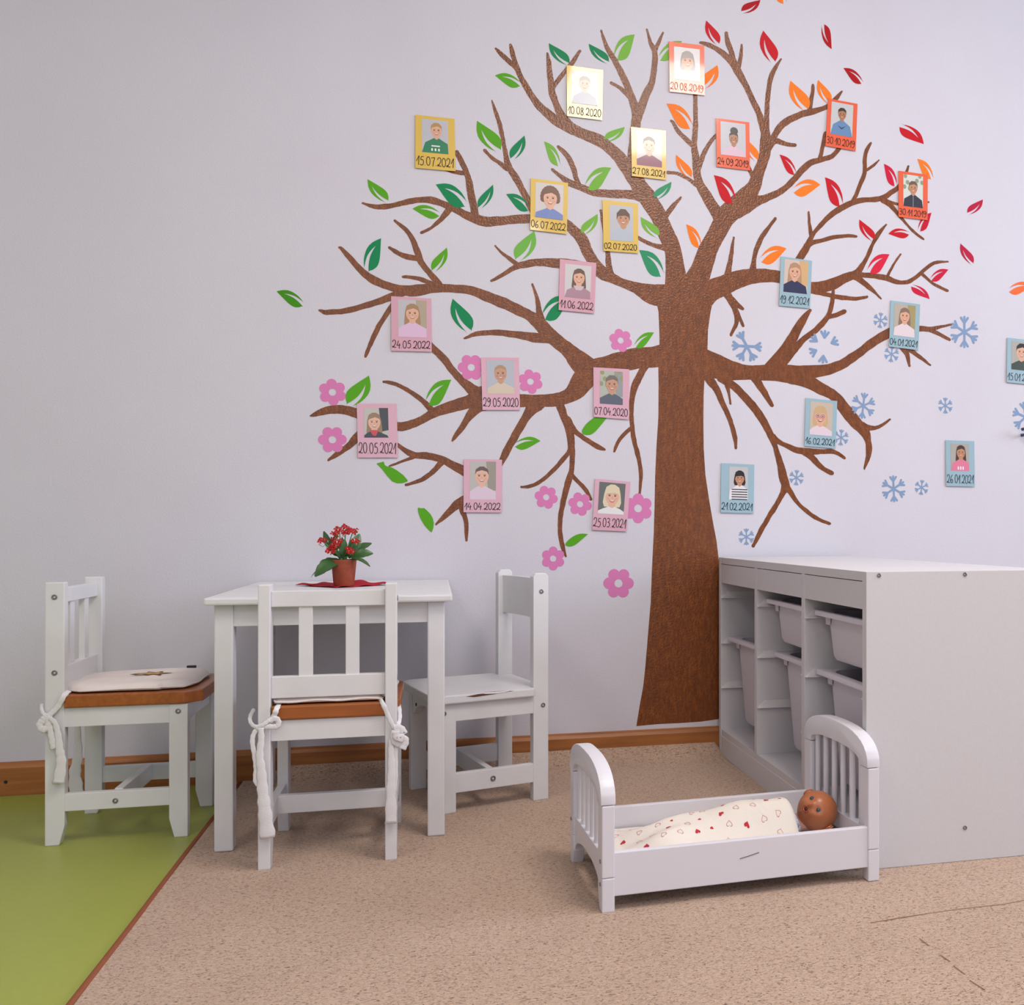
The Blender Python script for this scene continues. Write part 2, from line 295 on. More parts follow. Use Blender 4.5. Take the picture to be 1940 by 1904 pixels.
STROKES = [
 S_(1281,545,42,1276,480,32,1261,440,30,1247,408,31,1225,372,33,1207,345,30,1199,310,22,1204,240,19,1206,215,19,1195,180,14,1183,150,13,1165,115,11,1150,90,9,1139,58,4),
 S_(1206,225,18,1222,185,16,1235,155,12,1240,120,11,1240,98,10,1232,80,7,1225.5,56,4), S_(1240,100,10,1250,75,7,1256,62,4), S_(1191,182,10,1175,167,8,1158,157,6),
 S_(1225,372,28,1207,348,26,1173,298,24,1148,275,22,1127,262,22,1100,252,20,1078,241,22,1055,229,19,1034,212,16,1018,197,14,1001,172,12,986,145,11,978,128,11,967,119,9,950,103,8,939,92,4),
 S_(979,130,10,975.6,117,9,970,99,9,967,85,5), S_(1085,246,20,1066,223,17,1055.5,202,13,1047,178.6,13,1044,160,12,1041,137,10,1040,118,9,1037,101,4), S_(1046,168,10,1054,157,9,1066,141,9,1085,118,9,1098.5,97,6),
 S_(1225,375,26,1208,370,22,1185,368,17,1153,367,16,1121.6,363,14,1100.6,354.7,12,1079.6,347,13,1063,335,9,1046,321,5), S_(1097,352,11,1092,340,10,1085,315,10,1074,294,9,1057.5,278,6),
 S_(1260,414,10,1264,406,10,1273,393,10,1290,374,4), S_(1262,470,14,1241,465,9,1222,457.6,9,1205,448,8), S_(1138,399,5,1141,418,6,1147,450,8,1151,478,9,1153,500,12,1156,520,16),
 S_(1290,575,60,1262,562,46,1235,557,38,1205,545,22,1180,536,17,1158,526,20,1140,516,24,1126,498.6,22,1113,477.6,22,1102.7,454.5,22,1088,437.6,20,1070,424,19,1040,415,19,1004,414.5,18,974.5,415.6,17,943,418.7,17,922,420,18,901,414.5,18,880,406,15,861,396,14,836,385,13,815,379,13,794,379,11,769,383,11,741.6,389.5,10,710,391.6,10,687,385,4),
 S_(852,395,14,836,415,9,817,431.5,6,798,441,5), S_(901,414,17,898,395,14,891,360,14,886.6,335,11,876,310,10,865.5,288.6,9), S_(880,328,9,857,325.5,7,844,323,2),
 S_(1012,405,12,1003,386.5,13,988,357,13,973.5,332,13,963,313,12,956.7,285.7,9,950.4,252,8,944,227,8,936.8,206,6,932,190,2), S_(962,320,10,948,310,8,931.5,298,7,918,284.7,6),
 S_(1150,520,20,1110,508,20,1075,500,19,1060.7,499.6,19,1037.6,497.5,16,1016.6,497.5,14,997.6,500.7,14,982,503,11,976.6,498.6,9,959.8,486,7,949,477.6,6,938.4,466,4), S_(985,504,10,974.5,507,9,959.8,515.4,8,945,525,7,931,532,5),
 S_(1115,700,46,1097,684,40,1077,664,28,1050,642,26,1031,624,26,1018,609,25,1003,598,20,981,587,20,953.5,574,21,922,561.6,20,901,553,18,880,548,17,863.6,547,16,836,546,16,811,547,19,790,550.5,22,769,550.5,20,748,546,15,720.6,536.5,15,697.5,524,14,678.6,507,12,662,488,11,647,471.4,8,643,469,5),
 S_(832,542,15,825,530,13,813,515.5,11,798,496.6,12,790,475.6,12,781.5,454.6,10,769,435.7,8,748,418,5), S_(792,490,11,778,488,11,762.6,484,9,748,475.6,8,737.4,469,5), S_(826,541,10,815,536,9,794,528,9,777,525,7,763.6,524.4,5),
 S_(772,552,15,748,559,15,716.6,571.5,13,685,581,12,653.5,589,11,626,591.4,10,613.6,591,9,605,588,4), S_(752,566,10,742,581,10,727,604,10,714.5,625,10,704,646,9,694.5,669,7,692.4,675.5,5),
 S_(1040,640,22,1016.6,640,19,985,635,15,953.5,631,12,932.5,630,11,901,633,9,888,638,6,879.4,641,3), S_(1027,612,14,1022,595,12,1018.6,572,8,1014.5,555,6,1008.6,538.5,4),
 S_(1270,672,50,1240,676,40,1205,679,40,1160,690,38,1125,704,44,1106,718,44,1092,738,38,1075,751,27,1050,758,25,1025,759,24,997.6,760,24,960,757,30,925,752,42,905,754,40,891,760,26,863.6,768,23,842.6,774,21,821.6,782.6,18,800.6,795,15,779.6,803.6,16,754,808,17,715,797,18,675.6,782.6,19,653.5,777,18,632.5,776,16,611.5,779.5,14,597,785,9,588,788,3),
 S_(700,805,18,675.6,829,17,664,841.5,13,647,854,11,632.5,864.5,9,622,872,4), S_(735,832,8,754.4,843.5,8,769,854,10,786,862.5,12,807,863.5,13,832,868.7,13,853,879,15,878.3,892,17,900,905,16), S_(792,863,7,765,873,5,737.6,883,3), S_(842,872,12,833,880,11,819.5,894,9,798.5,908.7,8,769,918.5,5),
 S_(800,640,14,819.5,658.7,14,840.5,679.7,14,861.5,707,14,880.4,726,16,899.3,742,24), S_(825,782,14,817.4,776,12,800.6,759.5,10,781.7,744.8,9,758.6,732,8,741.8,726,7,727,723.4,5), S_(915,762,34,903.5,772,22,888.8,789,15,876,808,12,865.7,822.5,9,857,835,4),
 S_(1020,765,26,1008,774,24,995.5,793.4,16,976.6,825,15,962,850,15,951,873,12,925,915,13,900,938,14,878,946,14,867,955,17,852.6,968,12,840,980,9,826,994,3), S_(872,950,12,876,966,12,882,984.6,9,884,1007.7,8,883.7,1023.5,5),
 S_(1058,762,16,1062.7,772.4,16,1069,791.3,15,1077.4,810,15,1081.6,831,14,1082.6,848,13,1084.7,869,10,1081.6,894,10,1077.4,911,13,1069,942.6,11,1062.7,974,9,1060.6,995,9,1062.7,1020,9,1067,1039,8,1072,1054,4),
 S_(1075,795,14,1081.6,807,12,1094,820.8,9,1113,834.4,9,1132,846,9,1145.7,852,4), S_(1081,848,10,1077.4,857,9,1062.7,875.4,9,1046,894,8,1025,911,8,1006,920.5,7,988,922.6,5), S_(1080,896,8,1085.8,903,9,1098.4,915.3,8,1111,930,8,1119.4,945.8,6),
 S_(1226,685,17,1219,698,15,1209.7,715.7,14,1201,736.7,13,1197,760,10,1196,785,8,1198,808,9,1201,833,9,1207.6,858.6,9,1213,883.8,8,1214,907,7,1212,935,5), S_(1197,810,8,1180,825,8,1170,839.7,7,1163.5,855.4,4),
 S_(1312,545,50,1328,512,40,1342,473,36,1357,445,34,1372,415,38,1388,396,40,1414,372,36,1428.6,352,26,1437,327.7,22,1447.5,298,21,1450.6,273,21,1449.6,252,18,1445,238,15,1437,214,12,1424,185,11,1411.8,159.7,12,1397,134.5,14,1386.6,117.6,13,1374,105,12,1357,92.4,9,1340,84,8,1326.7,81,5),
 S_(1366,412,30,1351,393,22,1338,370,20,1325.6,348.7,16,1320,323.5,14,1318,298,13,1315,279,11,1317,252,10,1318,220.6,9,1317,175,7),
 S_(1317,280,9,1300.4,264.7,9,1285.7,250,9,1275,231,7,1271.6,229,5), S_(1323,320,10,1332,294,9,1342.4,275,8,1357,256,7), S_(1326,355,9,1302.5,338,7,1283.6,328.8,7,1264.7,326.7,6), S_(1392,122,11,1384.5,96.6,10,1378,77.7,9,1376,63,7), S_(1398,132,9,1401,118,8,1403.4,105,7,1405,85,4),
 S_(1452,265,16,1452.7,250,12,1452.7,220.6,9,1454.8,178.6,9,1460,147,9,1468.5,128,8,1479.4,112.4,4), S_(1456,278,12,1464.3,262.6,11,1477,241.6,13,1495.8,227,13,1519,216.4,13,1544,210,11,1565,203,9,1581,190,9,1595,173,3), S_(1533,212,9,1537.8,185,8,1540,161,5),
 S_(1456,280,14,1464,269,12,1472.7,267,11,1489.5,273,8,1506,275,7), S_(1430,342,10,1421,323.5,8,1415,310,7),
 S_(1395,395,40,1418,385,34,1436,380,20,1455,374,14,1481,361.3,12,1502,342.4,12,1519,323.5,12,1535.7,308.8,13,1556.7,302.5,11,1575.6,296,9,1590,280,8), S_(1552.5,303,8,1557.8,281.5,8,1564,252,7),
 S_(1300,580,70,1330,562,52,1348,550,42,1372,540,37,1400,529,34,1430,523,29,1476,525,23,1510,540,22,1545,545,20,1575,539,23,1600,527,17,1620,519.5,15,1630,508,11,1643,487,8,1653.4,462,7,1664,443,9,1678.7,426,4),
 S_(1614,522,15,1632,520.8,10,1657.6,523,10,1678.7,527,11,1699.7,534.4,9,1718.6,534.4,8,1735.4,525,7,1750,512.4,7,1762.7,502,7,1777,496.6,6,1796,496,3), S_(1680,525,7,1689,508,5,1706,482,4), S_(1746,519,6,1762.7,533.4,5,1779.5,543.9,5,1795,550.8,5), S_(1610,521,13,1624,527,12,1641,539.7,10,1655.5,552.3,7,1669,566,3),
 S_(1530,548,14,1561,556.5,9,1582,561.7,9,1603,565,8,1628,565,7,1642.5,562.3,5), S_(1579,546,4,1578,565,8,1573.6,586,9,1568,600,10,1557,614,11,1540,630,11,1523.6,642,11,1509,657,14,1492,677,16,1475,694,18), S_(1569,600,9,1584,596.4,9,1600,590,8), S_(1535,588,6,1519.4,609,15,1502.6,638.4,19,1486,663.6,20,1470,684,24,1455,702,24),
 S_(1508,500,16,1515,489,15,1528,468,14,1540,445,9,1555,426,9,1572,409.4,10,1593,394.7,11,1618,383,11,1640,379,10,1657.6,378,10,1674.5,374,10,1687,365.5,10,1701.7,355,9,1714,335,7,1721,315,4),
 S_(1672,377,9,1682.8,382,8,1699.7,386.5,6,1730,388,6,1759,383,4), S_(1672,379,10,1687,388.4,9,1697.5,401,7,1712,417.8,6,1729,436.7,5,1750,453.5,3), S_(1612,386,8,1621,370,8,1630,348.7,7,1637.7,327.7,8,1638.7,300.4,8,1642,285,7,1650,271,4), S_(1639,323,7,1643,321.4,6,1655.5,313,6,1665,303.6,3),
 S_(1537,447,8,1533,422,6,1532,402,4), S_(1528,466,12,1540,459,9,1555,456,8,1584.5,449,8,1607.6,447,7,1622,448,5), S_(1377,525,14,1381,505,10,1385,485,8,1390,450,4), S_(1425,518,18,1427,505,12,1431,478.7,9,1443.8,449,9,1469,413.6,5),
 S_(1370,548,20,1379,560,15,1389,577,14,1395.5,597,9,1395,613,8,1385,635,5), S_(1386,566,10,1396,577,9,1407,585,6), S_(1394,588,8,1400,600,7,1408,617.4,5),
 S_(1295,688,90,1345,692,54,1385,702,38,1420,706,28,1470,706,32,1510,709,34,1545,704,24,1570,700,20,1595,690,18,1612,679,18,1630,667,16,1653.4,649,17,1674.5,636,18,1690,628,17,1715,622,15,1741.7,622.6,12,1762.7,623.5,9,1777,620.5,6,1802.6,615,4),
 S_(1758,624,8,1769,628,7,1783.7,635,6,1799,643.7,5), S_(1690,632,14,1703,648,12,1712,661.5,10,1718.6,672,9,1723,693,5), S_(1712,655,10,1725,664,9,1741.7,676,7,1762.7,692,3),
 S_(1500,712,32,1530,722,26,1553,735,22,1580,750,20,1599,773.5,22,1620,799,22,1638.7,819,18,1645,836,12,1646,855.4,11,1643,872,8,1637.7,888.6,3), S_(1634,806,14,1643,810,11,1657.6,811,8,1672,805,7,1686,794.5,4),
 S_(1336,708,18,1346,722,16,1357.6,738,13,1368,761,11,1378.7,784,9,1387,809,9,1393,830,8,1394,849,5),
 S_(1366,716,17,1377,723,16,1391,731.5,15,1412,752.5,15,1433,777.7,15,1450,805,14,1462.7,830,13,1469,847,10,1477.4,874.4,13,1483.7,901.7,16,1488,920,16,1483,934,11,1471,956,10,1456.4,979.4,9,1441.7,1004.6,9,1427,1034,7),
 S_(1490,922,13,1498.4,933,10,1513,954,7,1532,971,7,1551,983.6,7,1572,992,5), S_(1464,826,10,1472,834,9,1488,843.5,9,1511,853.4,12,1534,856,13,1555,855.5,10,1580,856.5,9,1600,868,5), S_(1525,858,12,1538,867,12,1549,878.6,10,1561,889,8,1576,896.4,8),
 S_(1422,708,16,1431,718,16,1441.7,733.6,13,1452,750.4,11,1462.7,768,7), S_(1376,722,9,1378,732,8,1381,746,6,1384,765,4),
]
TRUNK_L = [(1206,1376),(1212,1340),(1218,1300),(1223,1262),(1229,1190),(1232,1140),(1235,1080),(1238,1010),(1240,960),(1241,900),(1244,850),(1247,790),(1247,730),(1247,690),(1249,660),(1249,635),(1249,610),(1247,590),(1243,572),(1246,545)]
TRUNK_R = [(1370,1364),(1370,1330),(1370,1290),(1370,1240),(1370,1180),(1368,1120),(1362,1062),(1357,1025),(1350,985),(1343,945),(1337,900),(1333,850),(1332,800),(1333,750),(1335,705),(1340,665),(1342,625),(1346,590),(1351,568),(1340,545)]
def build_tree():
    m = MB(); rnd = random.Random(3)
    vs = []; fs = []
    for (a, b) in zip(TRUNK_L, TRUNK_R):
        j = rnd.uniform(-.8, .8)
        for i in range(5): vs.append(on_wall(a[0]+j+(b[0]-a[0])*i/4, a[1]+(b[1]-a[1])*i/4+(rnd.uniform(-3, 2) if a is TRUNK_L[0] else 0), .0001))
    for r in range(len(TRUNK_L)-1):
        for i in range(4): fs.append([r*5+i, r*5+i+1, (r+1)*5+i+1, (r+1)*5+i])
    m.add(vs, fs)
    for k, st in enumerate(STROKES):
        L = smooth_line(st); off = .00012+k*.000003; vs = []; fs = []
        n = len(L); jl = jr = 0
        for i, (u, v, wd) in enumerate(L):
            a = L[max(i-1, 0)]; b = L[min(i+1, n-1)]
            tx, ty = b[0]-a[0], b[1]-a[1]; l = math.hypot(tx, ty) or 1; nx, ny = -ty/l, tx/l
            jl = .5*jl+rnd.uniform(-.6, .6); jr = .5*jr+rnd.uniform(-.6, .6)
            h = max(1.0, wd/2)
            vs.append(on_wall(u+nx*(h+jl), v+ny*(h+jl), off)); vs.append(on_wall(u-nx*(h+jr), v-ny*(h+jr), off))
        for i in range(n-1): fs.append([2*i, 2*i+1, 2*i+3, 2*i+2])
        m.add(vs, fs)
        for end in (0, -1):                      # rounded brush ends
            u, v, wd = L[end]; h = max(1.0, wd/2)
            m.add([on_wall(u+h*math.cos(q*PI/5), v+h*math.sin(q*PI/5), off-.0000015) for q in range(10)], [list(range(10))])
    mt = bpy.data.materials.new('brown_tree_paint'); mt.use_nodes = True; nt = mt.node_tree; b = nt.nodes['Principled BSDF']
    b.inputs['Roughness'].default_value = .32; b.inputs['Specular IOR Level'].default_value = .5
    N = nt.nodes.new; Lk = nt.links.new
    tc = N('ShaderNodeTexCoord')
    mp = N('ShaderNodeMapping'); mp.inputs['Scale'].default_value = (150, 150, 45); Lk(tc.outputs['Object'], mp.inputs[0])
    n = N('ShaderNodeTexNoise'); n.inputs['Scale'].default_value = 1; n.inputs['Detail'].default_value = 8; n.inputs['Roughness'].default_value = .7; Lk(mp.outputs[0], n.inputs['Vector'])
    r = N('ShaderNodeValToRGB'); e = r.color_ramp.elements
    e[0].position = .30; e[0].color = hexc('#5e3011'); e[1].position = .70; e[1].color = hexc('#8d4f1f')
    x = e.new(.5); x.color = hexc('#723d17')
    Lk(n.outputs['Fac'], r.inputs[0]); Lk(r.outputs[0], b.inputs['Base Color'])
    n2 = N('ShaderNodeTexNoise'); n2.inputs['Scale'].default_value = 190; n2.inputs['Detail'].default_value = 2; Lk(tc.outputs['Object'], n2.inputs['Vector'])
    bp = N('ShaderNodeBump'); bp.inputs['Strength'].default_value = .35; bp.inputs['Distance'].default_value = .004
    Lk(n2.outputs['Fac'], bp.inputs['Height']); Lk(bp.outputs[0], b.inputs['Normal'])
    o = m.build('tree_mural', mt)
    tag(o, 'large brown bare tree painted on the white wall', 'wall painting')
build_tree()

# ------------------------------------------------------------------ vinyl leaves, flowers, snowflakes
C = {'lg': '#55a01e', 'lp': '#76b044', 'dg': '#128250', 'rd': '#c01422', 'dr': '#a80a18', 'or': '#f07a22', 'cr': '#b4163c'}
def vinyl(c): return mat('vinyl_'+c.strip('#'), c, .5, .2)
WIDE = [(.0, .043), (.08, .125), (.18, .178), (.28, .192), (.4, .182), (.52, .15), (.63, .118), (.75, .08), (.88, .037), (1, 0)]
NARR = [(.02, .045), (.12, .105), (.26, .157), (.4, .185), (.55, .197), (.68, .178), (.8, .134), (.9, .075), (1, 0)]
SLIT = [(.0, .0, .045), (.1, .03, .036), (.22, .06, .031), (.34, .08, .027), (.46, .083, .021), (.58, .072, .014), (.68, .052, .007), (.745, .037, .0)]
DIRS = {'L': (-1, 0), 'R': (1, 0), 'U': (0, -1), 'D': (0, 1)}
NLEAF = [0]
def leaf(tip, base, narrow, col, label, wf=1.15, slit=True, cut=None):
    (tx, ty), (bx, by) = tip, base; dx, dy = tx-bx, ty-by; L = math.hypot(dx, dy); dx /= L; dy /= L
    n = (-dy, dx); D = DIRS[narrow]
    if n[0]*D[0]+n[1]*D[1] < 0: n = (dy, -dx)
    off = .0006+NLEAF[0]*.000004; NLEAF[0] += 1
    P = lambda s, c: on_wall(bx+dx*L*s+n[0]*L*c*wf, by+dy*L*s+n[1]*L*c*wf, off)
    m = MB(); th = off-.0002
    if slit:
        ip = lambda T, s, k=1: next((T[i][k]+(T[i+1][k]-T[i][k])*(s-T[i][0])/(T[i+1][0]-T[i][0]) for i in range(len(T)-1) if T[i][0] <= s <= T[i+1][0]), T[0][k] if s < T[0][0] else T[-1][k])
        SL = [(a_, b_, c_*1.35) for a_, b_, c_ in SLIT]+[(.88, .017, 0), (1, 0, 0)]
        ss = [0, .03, .08, .14, .2, .28, .36, .44, .52, .6, .68, .745, .8, .86, .92, .97, 1]
        lobes = ([(P(q, -ip(WIDE, q)), P(q, ip(SL, q)-ip(SL, q, 2))) for q in ss], [(P(q, ip(SL, q)+ip(SL, q, 2)), P(q, max(ip(NARR, q), ip(SL, q)+ip(SL, q, 2)))) for q in ss])
        for R in lobes:
            k = len(R); vs = [p for r in R for p in r]; B = Vector((0, th, 0))
            fs = [[2*i, 2*i+1, 2*i+3, 2*i+2] for i in range(k-1)]
            fs += [[2*i, 2*i+2, 2*k+2*i+2, 2*k+2*i] for i in range(k-1)]+[[2*i+1, 2*i+3, 2*k+2*i+3, 2*k+2*i+1] for i in range(k-1)]
            m.add(vs+[p+B for p in vs], fs)
        loop = lobes[0][0:1][0]; c = (P(.5, 0))
    else:
        wide = [P(s, -c) for s, c in WIDE]; narr = [P(s, c) for s, c in NARR]
        loop = wide + narr[::-1][1:]
        if cut: loop = [on_wall(u, v, off) for u, v in cut]
        c = sum(loop, Vector())/len(loop); k = len(loop)
        m.add([p for p in loop]+[p+Vector((0, th, 0)) for p in loop], [list(range(k))]+[[i, (i+1) % k, k+(i+1) % k, k+i] for i in range(k)])
    o = m.build('leaf_sticker', vinyl(C.get(col, col)), loc=c)
    tag(o, label, 'leaf sticker', 'leaf stickers on the painted tree')
LEAVES = [
 ((524,552),(575,577),'U','#3f8a10','light green leaf sticker alone at the far left of the tree',1.1),
 ((696.5,339.5),(733.5,382),'L','lg','light green leaf sticker standing on the end of the upper left branch',1.05),
 ((825.6,349.6),(883,387.5),'R','dg','dark green leaf sticker below the yellow card dated 15.07.2021',1.25),
 ((781.5,395.5),(833,406),'U','lg','light green leaf sticker hanging under the upper left branch',1.15),
 ((722,451.5),(694,512),'L','dg','dark green leaf sticker above the upcurved far left branch',1.25),
 ((846.6,469),(821,514),'R','lg','light green leaf sticker right of the forked twig on the left branch',1.1),
 ((938,143),(986,160),'U','lg','light green leaf sticker left of the uppermost left branch',1.15),
 ((1039.7,82),(1077,122),'L','dg','dark green leaf sticker just above the card dated 10.08.2020',1.05),
 ((1115.5,83),(1152,119),'L','dg','dark green leaf sticker left of the tall thin middle branch',1.0),
 ((1202.5,65.5),(1166,112),'L','lp','large light green leaf sticker right of the tall thin middle branch',1.4),
 ((1292,78),(1249,112),'U','lp','light green leaf sticker half covered by the pale glaring card',1.2),
 ((904,229),(945,286),'L','lg','large light green leaf sticker between the cards 15.07.2021 and 06.07.2022',1.2),
 ((993.5,257),(970,302),'R','dg','dark green leaf sticker right of the thin twig above card 06.07.2022',1.15),
 ((1183.6,240.5),(1146,267),'D','lp','light green leaf sticker left of the yellow card dated 27.08.2021',1.1),
 ((1031,268),(1059.5,313),'R','lp','light green leaf sticker pointing up left, above the middle card 06.07.2022',1.0),
 ((1158,318),(1110,356),'L','lp','broad light green leaf sticker between the cards 06.07.2022 and 27.08.2021',1.35),
 ((1272,344.5),(1240.5,377),'R','#3f9469','dark green leaf sticker below the card dated 27.08.2021',1.1),
 ((934,350),(908,395),'R','dg','dark green leaf sticker between two branches left of card 06.07.2022',1.0),
 ((959,368),(1003,397),'U','dg','dark green leaf sticker touching the left edge of card 06.07.2022',1.15),
 ((1132,405.5),(1103.5,444),'R','lp','light green leaf sticker between the cards 06.07.2022 and 02.07.2020',1.15),
 ((1214,411),(1247,449),'L','lp','light green leaf sticker against the trunk limb right of card 02.07.2020',1.1),
 ((1012,437.5),(981,493),'R','#6fb04a','large light green leaf sticker under the card dated 06.07.2022',1.35),
 ((1211,474),(1255,521),'R','#2f8d62','large dark green leaf sticker under the card dated 02.07.2020',1.3),
 ((1079,562),(1029,602),'L','dg','dark green leaf sticker half hidden by the card dated 11.06.2022',1.45),
 ((1239,630),(1202.5,657),'U','lg','light green leaf sticker beside the pink flower near the trunk',1.15),
 ((857.7,566),(889,628),'L','dg','dark green leaf sticker right of the card dated 24.05.2022',1.25),
 ((699,711.5),(662,768),'R','lg','large light green leaf sticker above the card dated 20.05.2021',1.4),
 ((855,719.5),(808.5,765),'L','lg','broad light green leaf sticker left of the card dated 29.05.2020',1.3),
 ((1024,835.5),(975.5,843),'U','lg','light green leaf sticker with a split vein on the lower left branch',1.2),
 ((1440.5,0),(1405.5,23.5),'D','dr','dark red leaf sticker at the very top, beside the cut off orange tip',1.2),
 ((1464,-40),(1487,6),'R','or','orange leaf sticker tip cut off by the top of the picture',1.15),
 ((1338,39),(1360,84),'L','rd','red leaf sticker above the uppermost fork right of the pale card',1.1),
 ((1446,58),(1465,118),'L','rd','large red leaf sticker standing above the bare vertical twig end',1.2),
 ((1575.5,93),(1559,47),'L','dr','dark red leaf sticker falling with its tip downward at the top right',.95),
 ((1598,129),(1633.5,157),'U','dr','dark red leaf sticker above the card dated 30.10.2019',1.05),
 ((1359,123.5),(1332,167),'R','or','orange leaf sticker half covered by the right edge of the pale card',1.35),
 ((1263,196.5),(1310,241),'R','or','large orange leaf sticker below the pale glaring card',1.2),
 ((1497.5,153),(1528,209),'L','or','large orange leaf sticker left of the card dated 30.10.2019',1.2),
 ((1550,151.5),(1571,196),'L','or','orange leaf sticker touching the top left corner of card 30.10.2019',1.1),
 ((1281,293.5),(1308,337),'L','or','orange leaf sticker right of the card dated 27.08.2021',1.0),
 ((1412,262),(1433,304),'L','or','orange leaf sticker behind the right edge of card 24.09.2019',1.15),
 ((1477,293),(1507,330),'R','rd','small red leaf sticker right of the thick limb by card 24.09.2019',1.0),
 ((1352.5,332),(1391,384),'R','rd','large red leaf sticker under the card dated 24.09.2019',1.2),
 ((1554,350),(1503,361),'U','or','orange leaf sticker lying below the long branch under card 30.10.2019',1.5),
 ((1563,336),(1594,390),'R','rd','large red leaf sticker right of the lying orange leaf',1.15),
 ((1750,273),(1706,238),'U','rd','large red leaf sticker drifting above the card dated 30.11.2019',1.15),
 ((1738,301),(1766,338),'R','or','orange leaf sticker behind the top right corner of card 30.11.2019',1.1),
 ((1674.5,310.5),(1697,352),'R','#c8143a','red leaf sticker touching the left side of card 30.11.2019',1.05),
 ((1862,378),(1834,405),'D','cr','crimson leaf sticker floating to the right of card 30.11.2019',1.15),
 ((1628,416),(1655,456),'L','rd','red leaf sticker left of the thin twig below card 30.11.2019',1.05),
 ((1683,443),(1722,442),'U','rd','small lying red leaf sticker under the card dated 30.11.2019',1.25),
 ((1764.5,403),(1741,437),'L','#bf1030','red leaf sticker behind the lower right corner of card 30.11.2019',1.15),
 ((1819.5,461.5),(1842,500),'L','cr','crimson leaf sticker floating free below the other crimson leaf',1.0),
 ((1685,482),(1645,515),'L','#d2203c','broad red leaf sticker resting on the right branch fork',1.35),
 ((1796.5,511),(1763,530),'U','#c4143a','red leaf sticker inside the fork at the end of the right branch',1.2),
 ((1761,566.5),(1727.5,541),'U','#c4143a','red leaf sticker above the card dated 04.01.2021',1.05),
 ((1955,541),(1911,550),'U','#ee6a32','orange leaf sticker cut off by the right edge of the picture',1.3),
 ((1300,425),(1327,468.5),'R','or','orange leaf sticker in the gap between the two main limbs',1.05),
 ((1490,471),(1441,493),'U','or','orange leaf sticker left of the card dated 19.12.2021',1.4),
]
for a in LEAVES: leaf(a[0], a[1], a[2], a[3], a[4], a[5])
leaf((772, 911), (722, 878), 'U', 'lg', 'green leaf sticker with a blunt squared stem under card 20.05.2021', slit=False,
     cut=[(713.5,878),(727,874.5),(729,881),(733,883.5),(741,885),(752,891),(764,900),(772.5,910),(771.5,912.5),(762,915.5),(752,915.5),(743,912),(733,901),(724,889)])
leaf((818, 1008), (795, 962), 'R', 'lg', 'green leaf sticker with a bitten end left of card 14.04.2022', slit=False,
     cut=[(791.5,963),(793.5,961.5),(797,963),(803.5,962.5),(809,967),(816,974.5),(820,982),(822,991),(821,1000),(818,1008.5),(813,1005),(804,995),(796,981),(792.5,971)])
leaf((1151, 790), (1102.6, 820), 'U', 'lg', 'plain green leaf sticker poking out under card 07.04.2020', 1.1, slit=False)
leaf((1114, 1012), (1071, 1032), 'U', 'lg', 'narrow plain green leaf sticker beside the lowest thin branch tip', .9, slit=False)

def px_scale(u, v):
    return (on_wall(u, v+1)-on_wall(u, v)).length
def flower(u, v, r, rot, label):
    c = on_wall(u, v, .0006); R = r*px_scale(u, v); hole = .27*R; n = 72
    m = MB(); outer = []; inner = []
    for i in range(n):
        a = i*2*PI/n+rot; ph = ((i*6/n) % 1)-.5           # petal phase, 0 in a petal's middle
        # petal = circle of radius .36R centred .64R out
        t = ph*2*PI/6; d = .635*R; q = .375*R; s = (d*math.sin(t)); rad = d*math.cos(t)+math.sqrt(max(0, q*q-s*s))
        outer.append((rad*math.cos(a+PI/6*0), rad*math.sin(a))); inner.append((hole*math.cos(a), hole*math.sin(a)))
    th = .0004
    vs = [(c.x+x, c.y, c.z+z) for x, z in outer]+[(c.x+x, c.y, c.z+z) for x, z in inner]+[(c.x+x, c.y+th, c.z+z) for x, z in outer]
    fs = [[i, (i+1) % n, n+(i+1) % n, n+i] for i in range(n)]+[[i, (i+1) % n, 2*n+(i+1) % n, 2*n+i] for i in range(n)]
    m.add(vs, fs)
    tag(m.build('flower_sticker', vinyl('#d27cb0'), loc=c), label, 'flower sticker', 'pink flower stickers on the painted tree')
for a in [(630,743,25,.1,'pink flower sticker above the branch left of card 20.05.2021'), (630,833,25.5,.55,'pink flower sticker below the branch left of card 20.05.2021'),
          (893,696,25,.55,'pink flower sticker left of the card dated 29.05.2020'), (1005,723,23,.2,'pink flower sticker right of the card dated 29.05.2020'),
          (1035,942,22,.3,'pink flower sticker left of the long hanging branch'), (1099,955,22.5,.3,'pink flower sticker left of the card dated 25.03.2021'),
          (1209,963,28,0,'large pink flower sticker right of the card dated 25.03.2021'), (1048,1058,22.5,0,'pink flower sticker at the tip of the lowest hanging branch'),
          (1172,1105,29,.5,'largest pink flower sticker, lowest on the wall near the trunk'), (1176,645,22,.25,'pink flower sticker beside the light green leaf near the trunk')]: flower(*a)
